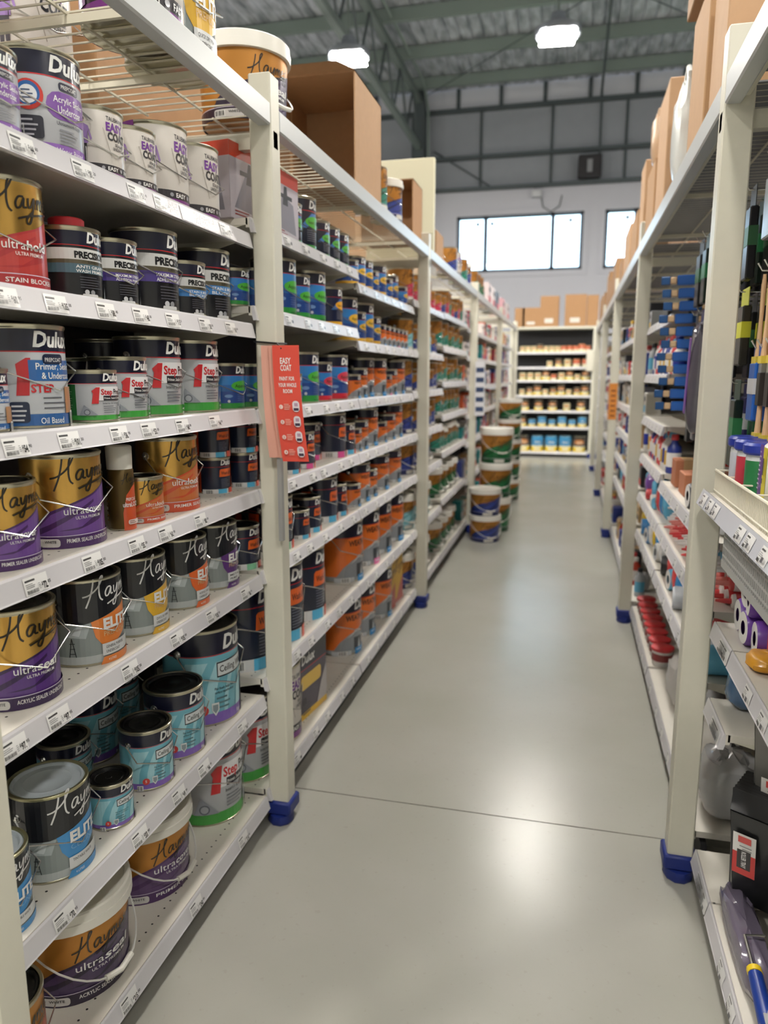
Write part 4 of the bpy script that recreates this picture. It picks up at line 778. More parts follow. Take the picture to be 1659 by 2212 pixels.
ob = thing('cardboard_box', 'large open brown carton lying on top of rack', 'box', (-1.185, 3.64, TZ), 0, None)
b = MB(); W2, D2, H2 = .205, .235, .47
for q in ((-W2, -W2 + .006, -D2, D2, 0, H2), (W2 - .006, W2, -D2, D2, 0, H2), (-W2, W2, -D2, D2, 0, .006), (-W2, W2, -D2, D2, H2 - .006, H2), (-W2, W2, D2 - .006, D2, 0, H2)): b.box(*q, CARD2)
b.build('carton', ob, smooth=False); f = MB(); f.face([(-W2, -D2, H2), (W2, -D2, H2), (W2 - .06, -D2 - .08, H2 + .01), (-W2 + .05, -D2 - .08, H2 + .01)], CARD2).face([(W2 - .06, -D2 - .08, H2 + .014), (W2, -D2, H2 + .004), (-W2, -D2, H2 + .004), (-W2 + .05, -D2 - .08, H2 + .014)], CARD2); f.build('flap', ob, smooth=False)
row('on top of the left rack', TZ, [('ht', '4', 836, .0), ('Hn', '4', 868, -.02)], GT, edge=-.98, single=False)
wb_ = printed_box(.05, .5, .66, (-1.25, 5.5, TZ), 0, 'tall cream panel standing on top of left rack', M('d8d4b8', .5), lambda a, w_, h_: a.rect(0, .02, w_, .03, P('a8a48c')), None, 'cream_panel'); wb_['category'] = 'panel'
ob = thing('cardboard_box', 'open brown carton before the cream panel', 'box', (-1.18, 4.95, TZ), 0, None); b = MB(); W2, D2, H2 = .17, .15, .36
for q in ((-W2, -W2 + .006, -D2, D2, 0, H2), (W2 - .006, W2, -D2, D2, 0, H2), (-W2, W2, -D2, D2, 0, .006), (-W2, W2, -D2, D2, H2 - .006, H2), (-W2, W2, D2 - .006, D2, 0, H2)): b.box(*q, CARD)
b.build('carton', ob, smooth=False)
carton(.2, .3, .2, 'small brown carton on rack past the third post', (-1.1, 5.75, TZ), 0, CARD2, GT)
for i, (key, sz, y) in enumerate([('hn', '4', 6.5), ('easy', '4', 6.75), ('ht', '4', 7.15), ('Hn', '4', 7.4), ('hg', '4', 7.95), ('hg', '4', 8.2), ('hg', '4', 8.45), ('hg', '2', 8.7)]): put_tin(key, sz, -1.07, y, TZ, -.4, f'{TYPES[key][2]} on top of the left rack, {ORD[i]} past the cream panel', GT, True)
for i, y in enumerate((9.3, 9.8, 10.3, 11.2, 12)): packet(y, -1.1, TZ, .3, .25, .2, ['d8c8c8', 'e0d8d8', '6a7a88', 'd8a8b0', 'c8c0c0'][i], 'c8606a', f'soft pack on far top of the left rack, {ORD[i]} from near', GT)
carton(.7, 1.1, .5, 'brown carton deep above the second left bay', (-1.72, 4.2, TZ), 0, CARD, GT); carton(.6, .8, .45, 'pale carton deep above the third left bay', (-1.7, 6.6, TZ), 0, CARD2, GT)
# red brochure pack hanging from the nearest post
t = thing('brochure_pack', 'red hanging brochures cable-tied to the nearest left post', 'brochure', (-.975, 2.36, 1.59), 0)
def leaf(dx, dy, m_, bend, w_=.088, n=14, H_=.38):
    b = MB(); pts = []
    for i in range(n + 1): f = i / n; z = .16 - f * H_; pts.append((dx + bend * f * f, z, dy + .0 * f))
    for i in range(n):
        (x0, z0, yy0), (x1, z1, yy1) = pts[i], pts[i + 1]; b.face([(x0, yy0, z0), (x0 + w_, yy0 + .01, z0), (x1 + w_, yy1 + .01, z1), (x1, yy1, z1)], m_); b.face([(x0, yy0 + .003, z0), (x0 + w_, yy0 + .013, z0), (x1 + w_, yy1 + .013, z1), (x1, yy1 + .003, z1)], m_)
        b.face([(x0 + w_, yy0 + .01, z0), (x0 + w_, yy0 + .013, z0), (x1 + w_, yy1 + .013, z1), (x1 + w_, yy1 + .01, z1)], m_)
    return b
PK = M('d9a08e', .6); RD = M('dd5040', .45)
l1 = leaf(-.025, -.03, PK, .02, .045, H_=.37).build('folded_leaflet', t, smooth=False); l1 = leaf(.005, -.034, PK, .03, .045, H_=.37).build('folded_leaflet', t, smooth=False)
front = leaf(.02, -.042, RD, .028).build('front_leaflet', t, smooth=False)
a = Art(1, 1)
a.text('EASY', .03, .355, .03, WHT, .02, w=.042); a.text('COAT', .03, .33, .03, WHT, .02, w=.044); a.text('PAINT FOR', .024, .295, .02, WHT, .02, w=.06); a.text('YOUR WHOLE', .018, .272, .02, WHT, .02, w=.072); a.text('ROOM', .036, .25, .02, WHT, .02, w=.036)
for i in range(4):
    y = .2 - i * .055; a.disc(.022, y, .008, P('f0d8d0')); a.text(str(i + 1), .0195, y - .0045, .012, P('c04a3a'), .01); a.rows(.034, y + .008, .028, 4, .006, P('f0b8a8'), .0025); a.pill(.068, y - .018, .096, y + .022, P('e8e0e4'), .3); a.rect(.072, y - .014, .092, y - .004, P('3c2c44')); a.rect(.076, y + .002, .09, y + .014, P('b89ab0'))
pm = MB()
for vs, fs_, col, n_ in a.L:
    n0 = len(pm.v)
    for x, y in vs: f = 1 - y / .42; f = max(0, f + .0); z = .16 - f * .38; pm.v.append((.02 + .028 * f * f + x * .84, -.0435 + x * .095 - .0003 * n_ * .5, z))
    k = pm.mid(col)
    for q in fs_: pm.f.append(tuple(n0 + i for i in q)); pm.mi.append(k)
pm.build('front_print', front, smooth=False)
tie = MB(); tie.tube([(-.062, .0, .175), (.022, .0, .168), (.022, .04, .17), (.022, .082, .17), (-.062, .082, .175), (-.062, .0, .175)], .003, BLACK); tie.tube([(.02, -.002, .17), (.05, -.04, .15)], .0025, BLACK); tie.build('cable_tie', t)
b = MB(); b.box(.0175, .032, -.02, .0, -.5, -.2, M('9a9a98', .4)); b.build('holder_strip', t)
# ================================================================ the right-hand side
RE = .466
def jig(a, b): return R_.uniform(a, b)
TR1 = [.125, .655, .905]
gondola('nearest right unit at the right picture edge', 1.02, 2.11, [.125, .905], side=1, edge=RE, depth=.44, dots=False, group='right hand shelving units')
gondola('nearest right shelving unit with brushes on hooks', 2.115, 2.372, TR1, side=1, edge=RE, depth=.44, kick_x=0, dots=False, group='right hand shelving units')
gondola('right shelving unit with sloping rows of tubes', 2.475, 3.95, [.125, .66, .905, 1.13], side=1, edge=RE, depth=.44, dots=False, group='right hand shelving units')
TR2 = [.125, .66, .905, 1.16, 1.4, 1.66, 1.95]
gondola('right shelving unit before the second rack post', 3.97, 5.075, TR2, side=1, edge=RE, depth=.44, dots=False, group='right hand shelving units')
for i, (a, b) in enumerate(((5.18, 6.52), (6.54, 7.87), (7.98, 9.33), (9.35, 10.68), (10.8, 12.1), (12.12, 13.55))):
    gondola(f'far right shelving unit, {ORD[i]} past the second rack post', a, b, TR2, side=1, edge=RE, depth=.44, dots=False, group='right hand shelving units')
# ---- small goods, one of each kind
def cyl_goods(kind, cs):
    b = MB(); A_, B_, C_ = (M(c, .35) for c in cs)
    if kind == 'tube':      # sealant cartridge lying with its nose to the aisle, axis x
        b.lathe([(.024, 0), (.025, .003), (.025, .07), (.025, .18), (.022, .19), (.009, .192), (.008, .215), (.004, .24), (.003, .24)], [A_, A_, B_, A_, A_, C_, C_, C_], 16, axis='x'); b.xf(Matrix.Rotation(PI, 4, 'Z'))
    elif kind == 'bottle':
        b.lathe([(.03, 0), (.034, .006), (.034, .035), (.034, .11), (.03, .14), (.014, .165), (.014, .175), (.017, .176), (.017, .2), (.014, .205)], [A_, A_, B_, A_, A_, A_, C_, C_, C_], 18)
    elif kind == 'roll':    # roller sleeve end-on: foam ring round a dark core
        b.lathe([(.02, 0), (.045, .002), (.05, .01), (.05, .08), (.05, .2), (.045, .21), (.02, .21)], [B_, A_, A_, C_, C_, A_], 22, axis='x', cap0=False, cap1=False); b.lathe([(.02, .0), (.019, .004), (.019, .2)], M('1c1a24', .6), 18, axis='x')
        b.xf(Matrix.Rotation(PI, 4, 'Z'))
    elif kind == 'pot':
        b.lathe([(.045, 0), (.05, .006), (.055, .09), (.052, .092)], [A_, A_, A_], 20); b.lathe([(.058, .085), (.06, .09), (.06, .1), (.05, .105), (.003, .105)], C_, 20); b.lathe([(.0535, .03), (.0548, .07)], B_, 20, cap0=False, cap1=False)
    return b
CG = {}
def goods(kind, cs, loc, rz, label, cat, grp, tilt=0):
    k = (kind, cs)
    if k not in CG: CG[k] = cyl_goods(kind, cs).mesh({'tube': 'sealant_tube', 'bottle': 'bottle', 'roll': 'roller_sleeve', 'pot': 'tub'}[kind])
    o = put({'tube': 'sealant_tube', 'bottle': 'bottle', 'roll': 'roller_sleeve', 'pot': 'tub'}[kind], CG[k], None, loc, rz); o.rotation_euler = (0, tilt, rz); return tag(o, label, cat, grp)
def bag(w_, d, h_, mt, seed, mt2=None):
    b = MB(); q = random.Random(seed); ph = [q.uniform(0, 6) for _ in range(6)]
    def fn(p):
        x, y, z = p; s = 1 + .07 * math.sin(9 * y / w_ + ph[0]) * math.sin(8 * z / h_ + ph[1]) + .03 * math.sin(19 * x / d + ph[2] + 13 * z / h_)
        f = lambda v, e: math.copysign(abs(v) ** e, v); return (f(x, .7) * d / 2 * s, f(y, .6) * w_ / 2 * s, max(0, (f(z, .7) * .5 + .5) * h_ * s))
    b.ball((0, 0, 0), 1, mt, 18, 12, fn)
    return b
PLAS = M('b9b9bb', .16, 0, .4, 14, .12, .5); PLASD = M('3a3c40', .15, 0, .5, 12, .2, .6); PLASP = M('6c6476', .2, 0, .4, 14, .15, .5)
RC, WC, CY_, VI, SL, OG, DK = 'd8484a', 'eeece8', '66b4d8', '8458ac', 'b8bcc2', 'e8702e', '2a2a30'
# sloping tube rows and bins in the second right bay
cs = [(WC, RC, RC), (RC, WC, 'e89088'), (WC, CY_, 'f0f0f0'), (CY_, WC, WC), (WC, 'e8a090', RC), (WC, VI, WC)]
n = 0
for L_, (zz, off) in enumerate(((.9055, 0), (.957, .0), (1.0085, 0))):
    for i in range(25 - L_):
        y = 2.52 + i * .0535 + (L_ % 2) * .027
        goods('tube', cs[(i // 3 + L_) % 6], (RE + .255 + jig(-.015, .02), y, zz + .0255), 0, f'sealant tube lying nose out, {["lower", "middle", "upper"][L_]} layer, {i + 1} along from near post', 'tube', 'sealant tubes in the second right bay')
SC = ['d8484a', 'e8702e', '3a8ac8', 'eeece8', '8458ac', '2a2a30', 'e04a78', 'c8ccd2', 'f0c030', '66b4d8']
SN = ['red', 'orange', 'blue', 'white', 'violet', 'black', 'pink', 'silver', 'yellow', 'sky blue']
def pile(zt, y0, y1, n, what, grp, pal, hh=.09, lay=1):
    for L_ in range(lay):
        for i in range(n):
            c = pal[R_.randrange(len(pal))]; y = y0 + (y1 - y0) * (i + .5) / n; w_ = (y1 - y0) / n * .92; kind = R_.random(); x = RE + .066 + jig(0, .02) + L_ * .11; z = zt + .0005
            lab = f'{SN[c]} {{}} {what}, {ORD[i]} from near' + (', second rank' if L_ else '')
            if kind < .45: tag(bag(w_, .11, hh * jig(.8, 1.2) * (1 + .5 * L_), M(SC[c], .2, 0, .5, 30, .35, .5), i * 3 + L_ + int(zt * 100)).build('bagged_pack', None, (x, y, z)), lab.format('wrapped pack'), 'packet', grp)
            elif kind < .75: cc = (WC if c != 3 else SL, SC[c], SC[c]); goods('roll', cc, (x + .14, y, z + .051), jig(-.15, .15), lab.format('roller sleeve'), 'roller', grp)
            else: o = goods('bottle', (SC[c], WC, SC[c]), (x - .06, y - .02, z + .036), jig(-.3, .3), lab.format('bottle lying down'), 'bottle', grp, PI / 2 - .0)
pile(.66, 2.52, 3.9, 12, 'on the low sloping bin', 'goods in the low bin, second right bay', [0, 1, 2, 3, 5, 6, 7, 9], .16)
pile(1.13, 2.55, 3.3, 7, 'on the fourth right shelf', 'goods beside the small cartons', [7, 3, 7, 5], .05)
pile(.905, 4.0, 5.05, 9, 'on third shelf near second post', 'goods on the third shelf, second right bay', [0, 3, 4, 9, 2], .16)
pile(.66, 4.0, 5.05, 9, 'on second shelf near second post', 'goods on the second shelf, second right bay', [0, 3, 5, 8, 2], .16)
for i, (y, mt_, w_) in enumerate([(2.62, PLAS, .22), (2.9, M('e3ded6', .4, 0, .2, 12, .06), .24), (3.2, PLAS, .25), (3.5, M('dcd8d4', .3, 0, .2, 12, .06), .2)]):
    tag(bag(w_, .2, .24, mt_, i).build('bagged_cloth', None, (RE + .13, y, .126)), f'bag of pale cloths on bottom right shelf, {ORD[i]} from near', 'bag', 'cloth bags, second right bay')
for i in range(8): goods('pot', (WC, '8a3a3a', 'c83438'), (RE + .07, 4.02 + i * .13, .1255), 0, f'pot with red lid on bottom shelf, {ORD[i]} from near', 'pot', 'red lidded pots')
carton(.26, .17, .1, 'low open brown carton on fourth right shelf', (RE + .16, 3.5, 1.1305), 0, M('b07050', .7), 'small brown cartons'); carton(.12, .14, .13, 'small square brown carton beside low carton', (RE + .09, 3.78, 1.1305), 0, M('b07050', .7), 'small brown cartons')
goods('pot', (WC, WC, 'd8403c'), (RE + .28, 3.8, 1.1305), 0, 'white bucket with red rim on fourth right shelf', 'bucket', None).scale = (1.1, 1.1, 1.2)
for i in range(5): goods('bottle', (SL, '8a8e96', '9a9ea6'), (RE + .34, 3.0 + .1 * i, 1.1305), 0, f'grey bottle behind brown cartons, {ORD[i]} from near', 'bottle', 'grey bottles')
for k in (3, 5):
    y = 4.03; i = 0
    while y < 5.0:
        c = [(WC, '2a3a9a', RC), ('c8432e', WC, WC), (RC, WC, '2a3a9a'), (WC, 'd8b040', CY_), ('2c3c8c', WC, RC)][R_.randrange(5)]
        goods('bottle', c, (RE + .06, y, TR2[k] + .0005), 0, f'{CN[c[0]]} bottle, {["", "", "third", "fourth", "fifth", "sixth", "top"][k]} shelf before second right post, {ORD[i]}', 'bottle', 'bottles before the second right post').scale = (1.1, 1.1, jig(.8, 1.1)); y += .085; i += 1
fi = 0
for gi, (a, b) in enumerate(((5.18, 6.52), (6.54, 7.87), (7.98, 9.33), (9.35, 10.68), (10.8, 12.1), (12.12, 13.55))):
    for k in range(7):
        y = a + .08; i = 0
        while y < b - .16 and i < (9 if gi < 3 else 5):
            w_ = jig(.08, .17); r = R_.random()
            lab = f'{["bottom", "second", "third", "fourth", "fifth", "sixth", "top"][k]} shelf, {ORD[gi]} far right unit, {ORD[i]} from near'
            if r < .5: packet(y + w_ / 2, RE + .07, TR2[k] + .0005, w_, jig(.1, .19), .1, [WC, SL, 'd8d4cc', RC, '2a3a8a', 'c8a878', DK][R_.randrange(7)], [RC, CY_, '2a3a8a', 'e8c040', DK][R_.randrange(5)], 'packet, ' + lab, 'goods in the far right units', PI)
            elif r < .8:
                bc = [(WC, RC, RC), (SL, CY_, DK), ('c8432e', WC, WC), (WC, '2a3a9a', 'e8c040')][R_.randrange(4)]; goods('bottle', bc, (RE + .06, y + w_ / 2, TR2[k] + .0005), 0, f'{CN[bc[0]]} bottle, ' + lab, 'bottle', 'goods in the far right units')
            else: w_ = .14; tag(bag(.13, .1, .13, PLAS if R_.random() < .6 else M('c8c4c0', .4, 0, .2, 12, .06), i).build('plastic_bag', None, (RE + .09, y + .07, TR2[k] + .0005)), 'clear bag, ' + lab, 'bag', 'goods in the far right units')
            y += w_ + .03; i += 1
# ---- brushes and packs hanging on hooks
HB = RE + .44
WOOD = M('c49a74', .5, 0, .05, 40, .08); WOODL = M('d9b48c', .5)
def hook_row(y, z, ln=.2): return None
def brush_mesh(card, head, wood=WOOD, L_=.3):
    b = MB(); b.lathe([(.006, 0), (.01, .02), (.0085, .08), (.011, .13), (.009, L_ * .55)], wood, 10, sx=.6); b.box(-.008, .008, -.024, .024, L_ * .54, L_ * .64, M('b9b9b4', .25, .9), .003)
    b.prism([(-.022, L_ * .64), (.022, L_ * .64), (.024, L_ * .95), (-.024, L_ * .95)], M(head, .8), -.007, .007, 'x'); return b
def hang(y, x, ztop, mesh, name, label, cat, grp, rz=0): return tag(put(name, mesh, None, (x, y, ztop), rz), label, cat, grp)
hk = MB(); hk.tube([(0, 0, .02), (0, 0, 0), (-.36, 0, .01), (-.37, 0, .03)], .003, STEEL, 6); hk.box(-.002, .0, -.02, .02, -.03, .03, STEEL); hkm = hk.mesh('hook')
def hooks(ys, zs, name, grp, ln=1):
    for j, z in enumerate(zs):
        for i, y in enumerate(ys):
            o = tag(put('display_hook', hkm, None, (HB - .001, y, z)), f'wire hook {name}, {ORD[j]} row from top, {ORD[i]} from near', 'hook', grp); o.scale = (ln, 1, 1)
# flat packs hung on a hook: list of (kind, colours)
def pack_mesh(h_, w_, card, body, band=None, blist=0):
    b = MB(); b.box(-.001, .001, -w_ / 2, w_ / 2, -h_ * .18, .015, M(card, .4)); b.box(-.013, .013, -w_ * .42, w_ * .42, -h_, -h_ * .18, M(body, .3 if not blist else .15, 0, .2, 18, .1), .004)
    if band: b.box(-.014, .014, -w_ * .43, w_ * .43, -h_ * .62, -h_ * .4, M(band, .4))
    return b.mesh('hanging_pack', False)
def stick_mesh(red):      # pack of long wooden handled brushes, handles up
    b = MB(); L_ = .36
    b.lathe([(.006, 0), (.009, -.03), (.007, -.12), (.01, -.2), (.012, -.23)], WOODL, 10, sx=.8); b.box(-.008, .008, -.02, .02, -.27, -.23, M('b9b9b4', .3, .8)); b.box(-.01, .01, -.022, .022, -L_, -.27, M(red, .5), .002); b.box(-.011, .011, -.023, .023, -.245, -.225, M('e0c84a', .5)); return b.mesh('hanging_brush')
HM = {'blk': pack_mesh(.26, .09, '2a2a2c', '1c1c20', '3a6a48'), 'grn': pack_mesh(.26, .1, '1f3a2c', '16241c', '2f7a4a'), 'yel': pack_mesh(.22, .12, 'c8cc3a', '2a2a24', 'd8d83a'), 'blu': pack_mesh(.2, .08, '2050a8', '2a62b8', 'd8d8dc'), 'clr': pack_mesh(.2, .09, 'e8e8ec', 'b8bcc2', None, 1), 'nav': pack_mesh(.24, .11, '2a2a5c', '3a3468', 'e8e8ec'), 'red': stick_mesh('c83a34'), 'drk': stick_mesh('2c2622'), 'gry': pack_mesh(.24, .08, 'd8d8dc', '77757a', '2a2a2e')}
def hung(kind, y, z, label, grp, cnt=4, x0=-.035, dx=.03):
    for c in range(cnt):
        hang(y + jig(-.004, .004), HB - .36 + x0 + c * dx, z + .004 - (.0 if kind not in ('red', 'drk') else .004), HM[kind], 'hanging_brush' if kind in ('red', 'drk') else 'hanging_pack', f'{label}, {ORD[c]} on its hook', 'brush' if kind in ('red', 'drk') else 'packet', grp, jig(-.05, .05))
YS1 = [2.0, 2.09, 2.18, 2.27, 2.34]
hooks(YS1, (2.22, 1.93, 1.72), 'behind the nearest right post', 'display hooks, nearest right bay', 1.12)
kinds = [['nav', 'nav', 'yel', 'clr', 'clr'], ['drk', 'red', 'drk', 'drk', 'drk'], ['red', 'red', 'red', 'red', 'blu']]
names = {'nav': 'navy pack', 'gry': 'grey pack', 'clr': 'clear pack', 'blk': 'black pack', 'red': 'red sleeved brush', 'drk': 'dark bristled brush', 'blu': 'blue pack', 'grn': 'green pack', 'yel': 'yellow pack'}
for j, z in enumerate((2.22, 1.93, 1.72)):
    for i, y in enumerate(YS1): hung(kinds[j][i], y, z, f'{names[kinds[j][i]]}, nearest right bay, row {["one", "two", "three"][j]}, {ORD[i]} hook', 'packs on the nearest right hooks', 5)
YS2 = [2.6, 2.75, 2.9, 3.05, 3.38, 3.53]
hooks(YS2, (2.2, 1.9, 1.62), 'in the second right bay', 'display hooks, second right bay', 1.12)
kinds = [['blk', 'grn', 'blk', 'blk', 'grn', 'blk'], ['yel', 'blk', 'yel', 'blk', 'nav', 'blk'], ['grn', 'nav', 'gry', 'blk', 'gry', 'blk']]
for j, z in enumerate((2.2, 1.9, 1.62)):
    for i, y in enumerate(YS2): hung(kinds[j][i], y, z, f'{names[kinds[j][i]]}, second right bay, row {["one", "two", "three"][j]}, {ORD[i]} hook', 'packs on the second right hooks', 3, -.03, .06)
hm = MB(); hm.box(-.02, .02, -.04, .04, -.022, .022, M('2160b4', .4), .004); hm.box(-.02, .02, .04, .07, -.015, .015, M('d8b890', .5), .004); hm.box(-.018, .018, .07, .11, -.018, .018, M('17508a', .5), .003); hmm = hm.mesh('blue_brush')
for i in range(11):
    for k in range(2):
        tag(put('blue_brush', hmm, None, (.50 + k * .13 + (i % 3) * .008, 3.82, 2.09 - i * .058), 1.45), f'blue boxed brush, {ORD[i]} from top of its column, {"aisle side" if k == 0 else "wall side"}', 'brush', 'column of blue brushes')
MB_ = MB(); MB_.tube([(0, 0, 0), (0, 0, 1.2)], .014, M('8a8f96', .4, .5)); t = thing('display_stand', 'grey upright rail beside the column of blue brushes', 'stand', (.72, 3.90, 1.131), 0); MB_.build('pole', t)
b = MB()
for i in range(11): b.tube([(0, 0, .96 - i * .058), (-.2, -.04, .955 - i * .058)], .003, STEEL)
b.build('arm', t)
t = thing('roller_bag', 'long grey and purple bagged roller hanging at a slant', 'bag', (.5, 3.22, 1.86), 0); b = bag(.13, .09, .44, M('5a5660', .2, 0, .4, 16, .15, .4), 5); b.xf(Matrix.Rotation(.18, 4, 'X') @ Matrix.Translation((0, 0, -.45))); b.build('bag_body', t); b = MB(); b.box(-.05, -.046, -.03, .0, -.36, -.06, M('7a4a9c', .4)); b.xf(Matrix.Rotation(.18, 4, 'X')); b.build('purple_strip', t, smooth=False)
# ---- protruding wire fronted shelf, nearest right bay
t = thing('wire_front_shelf', 'cream wire fronted shelf at right holding towels and tubs', 'shelf', (.395, 1.7, 1.29), 0)
MB().box(.012, .5, -.68, .645, 0, .02, SHELFM).build('shelf_panel', t, smooth=False)
r = MB(); r.prism([(.012, .024), (.0, .032), (-.018, -.012), (-.014, -.016), (.012, .0)], M('c9cbd3', .2, 0, 0, 60, 0, .3), -.68, .645, 'y'); ro = r.build('price_rail', t, smooth=False)
for k, (y, pr) in enumerate(((.60, ''), (.5, ''), (.42, ''), (.12, ''), (.03, ''), (-.1, ''))):
    tag_mesh(pr).flat(mat4=Matrix.Translation((-.0175, y, -.008)) @ Matrix.Rotation(.388, 4, 'Y') @ Matrix(((0, 0, -1, 0), (-1, 0, 0, 0), (0, 1, 0, 0), (0, 0, 0, 1)))).build('price_tag', ro, smooth=False)
f = MB(); y = -.68
while y < .645: f.tube([(.03, y, .02), (.03, y, .085)], .0022, CREAMW, 5); y += .0145
f.tube([(.03, -.68, .088), (.03, .645, .088)], .0045, CREAMW, 8); f.tube([(.03, -.68, .03), (.03, .645, .03)], .003, CREAMW, 6)
for k in range(9): f.tube([(.03, .64 - k * .16, .088), (.3, .64 - k * .16, .088)], .0028, CREAMW, 6)
f.build('wire_fence', t)
MB().prism([(.02, 0), (.5, 0), (.5, -.2), (.07, -.02)], M('9aa0a2', .4, .3), .64, .645, 'y').build('bracket', t, smooth=False)
t = thing('wire_basket', 'grey perforated wire basket hanging below the right shelf', 'basket', (.455, 1.7, 1.11), 0); b = MB(); WM = M('c3c4c2', .35, .2)
y = -.66
while y < .6: b.box(-.002, .002, y, y + .006, .0, .16, WM); y += .019
for z in [.0, .022, .05, .078, .106, .134, .155]: b.box(-.0025, .0025, -.66, .6, z, z + .006, WM)
b.box(-.006, .006, -.66, .6, .155, .167, WM); b.box(-.004, .004, -.66, .6, -.01, .012, WM); b.build('mesh_front', t, smooth=False)
b = MB(); b.box(0, .42, -.66, .6, -.012, -.006, M('a8a9a6', .4)); b.box(0, .42, .594, .6, -.01, .16, WM); b.build('tray', t, smooth=False)
# tubs with blue lids
for i, (x, y, c) in enumerate([(.487, 2.265, 'c8ccd6'), (.575, 2.2, '1c2a6a'), (.482, 2.155, 'c03a4a'), (.482, 2.05, '2a7a48')]):
    t = thing('wipes_tub', ['clear tub with blue lid nearest the right post', 'navy label tub with blue lid behind others', 'red label tub with blue lid on wire shelf', 'green label tub with blue lid beside towel pack'][i], 'tub', (x, y, 1.3105), 0, 'blue lidded tubs'); b = MB(); b.lathe([(.038, 0), (.042, .006), (.042, .04), (.042, .13), (.04, .15)], [M('dcdfe2', .25), M('dcdfe2', .25), M(c, .35), M('dcdfe2', .25)], 28); b.build('tub_body', t)
    b = MB(); b.lathe([(.046, .145), (.05, .15), (.05, .168), (.044, .175), (.003, .176)], M('26389c', .35), 28); b.build('lid', t)
t = thing('towel_pack', 'white towel pack with purple and yellow stripe', 'packet', (.575, 1.93, 1.3105), 0)
b = MB(); b.box(-.12, .12, -.05, .05, 0, .19, M('e6e4d6', .45, 0, .5, 9, .02), .02); bo = b.build('pack_body', t)
b = MB(); a = Art(1, 1); a.rect(.0, .0, .035, .17, P('6a3a94')); a.rect(.035, .035, .07, .165, P('ead81e')); a.pill(.012, .02, .06, .04, P('e8e8e8')); a.rows(.005, .15, .018, 9, .011, P('d8c8e4'), .004); a.rect(.048, .1, .058, .14, P('2a2a1a')); a.rect(.048, .08, .056, .092, P('2a2a1a'))
a.flat(b, mat4=Matrix.Translation((-.1, -.0505, .008)) @ Matrix(((1, 0, 0, 0), (0, 0, -1, 0), (0, 1, 0, 0), (0, 0, 0, 1)))); a.flat(b, mat4=Matrix.Translation((-.1205, .04, .008)) @ Matrix(((0, 0, -1, 0), (-1, 0, 0, 0), (0, 1, 0, 0), (0, 0, 0, 1)))); b.build('printed_stripe', bo, smooth=False)
t = thing('towel_pack', 'plain white towel pack at the right picture edge', 'packet', (.585, 1.78, 1.3105), 0); MB().box(-.12, .12, -.07, .07, 0, .2, M('e6e4d6', .45, 0, .5, 9, .02), .02).build('pack_body', t)
# ---- rollers, trays and packs below
for i, (x, y, z, rz) in enumerate([(RE + .25, 2.07, .957, -.05), (RE + .24, 2.18, .957, .05), (RE + .25, 2.29, .957, 0), (RE + .24, 2.12, 1.048, -.1), (RE + .25, 2.23, 1.048, .05)]):
    goods('roll', (WC, '2a2430', '6a3a9c'), (x, y, z), rz, f'white roller sleeve in purple wrap, {ORD[i]} in the pile', 'roller', 'roller sleeves in purple wrap')
tag(bag(.1, .1, .045, M('e0a030', .35, 0, .3, 20, .1, .3), 3).build('sponge_pack', None, (RE + .055, 1.99, .906)), 'orange sponge pack in front of the purple rollers', 'packet')
tag(bag(.2, .16, .1, M('6a665c', .15, 0, .6, 18, .4, .5), 9).build('plastic_bag', None, (RE + .25, 1.7, .906)), 'glossy bag of dark goods behind the grey tray', 'bag'); tag(bag(.14, .12, .06, M('8a9a4a', .4, 0, .6, 30, .3), 4).build('sponge_pack', None, (RE + .16, 1.6, .98)), 'green scourer pack at the right picture edge', 'packet')
def tray_mesh(w_, d, h_, mt):      # paint tray: deep well, ribbed slope, rim
    b = MB(); t_ = .003; rim = .012
    out = [(-w_ / 2, -d / 2), (w_ / 2, -d / 2), (w_ / 2, d / 2), (-w_ / 2, d / 2)]
    A_ = lambda s, dz: [(x * s, y * s, dz) for x, y in out]
    top = [(x, y, h_) for x, y in out]; bot = [(x * .86, y * .88, (0 if y < 0 else h_ * .62)) for x, y in out]
    for i in range(4): j = (i + 1) % 4; b.face([top[i], top[j], bot[j], bot[i]], mt); b.face([(p[0] * 1.02, p[1] * 1.02, p[2]) for p in (bot[i], bot[j], top[j], top[i])], mt)
    b.face(bot, mt); b.face([(p[0], p[1], p[2] - t_) for p in reversed(bot)], mt)
    for i in range(4): j = (i + 1) % 4; p, q = top[i], top[j]; b.tube([p, q], .005, mt, 6)
    for k in range(14): y = -d * .1 + k * d * .036; z = h_ * .62 * (y * .88 + d * .44) / (d * .88) + .002; b.box(-w_ * .38, w_ * .38, y, y + .004, z, z + .004, mt)
    return b
BT = M('1b1c1e', .38, 0, 0, 60, 0, .3); GT_ = M('6e6c68', .3, 0, .2, 10, .1, .4)
def tray(x, y, z, rot, label, mt, lab=True, w_=.27, d=.36, h_=.07, grp='roller trays'):
    t = thing('roller_tray', label, 'tray', (x, y, z), 0, grp); t.rotation_euler = rot; tray_mesh(w_, d, h_, mt).build('tray_body', t, smooth=False)
    if lab:
        a = Art(1, 1); a.rect(0, 0, .06, .13, P('e8e6e2')); a.rect(0, .06, .06, .13, P('c83a38')); a.rect(.012, .05, .048, .11, P('2a2426'));
        vs, fs, W = text_tris('ROLLER TRAY', .02, 0); k_ = .052 / W; a.tri([(.024 + .018 - yy * .012 / .7 - .006, .054 + xx * k_) for xx, yy in vs], fs, WHT); a.rows(.01, .045, .035, 2, .009, P('8a8a8a'), .003); a.rect(.012, .006, .046, .026, P('d0524e'))
        a.flat(mat4=Matrix.Translation((-w_ * .2 - .05, -.1, -.004)) @ Matrix.Rotation(PI, 4, 'Y') @ Matrix.Translation((-.06, 0, 0))).build('printed_label', t, smooth=False)
    return t
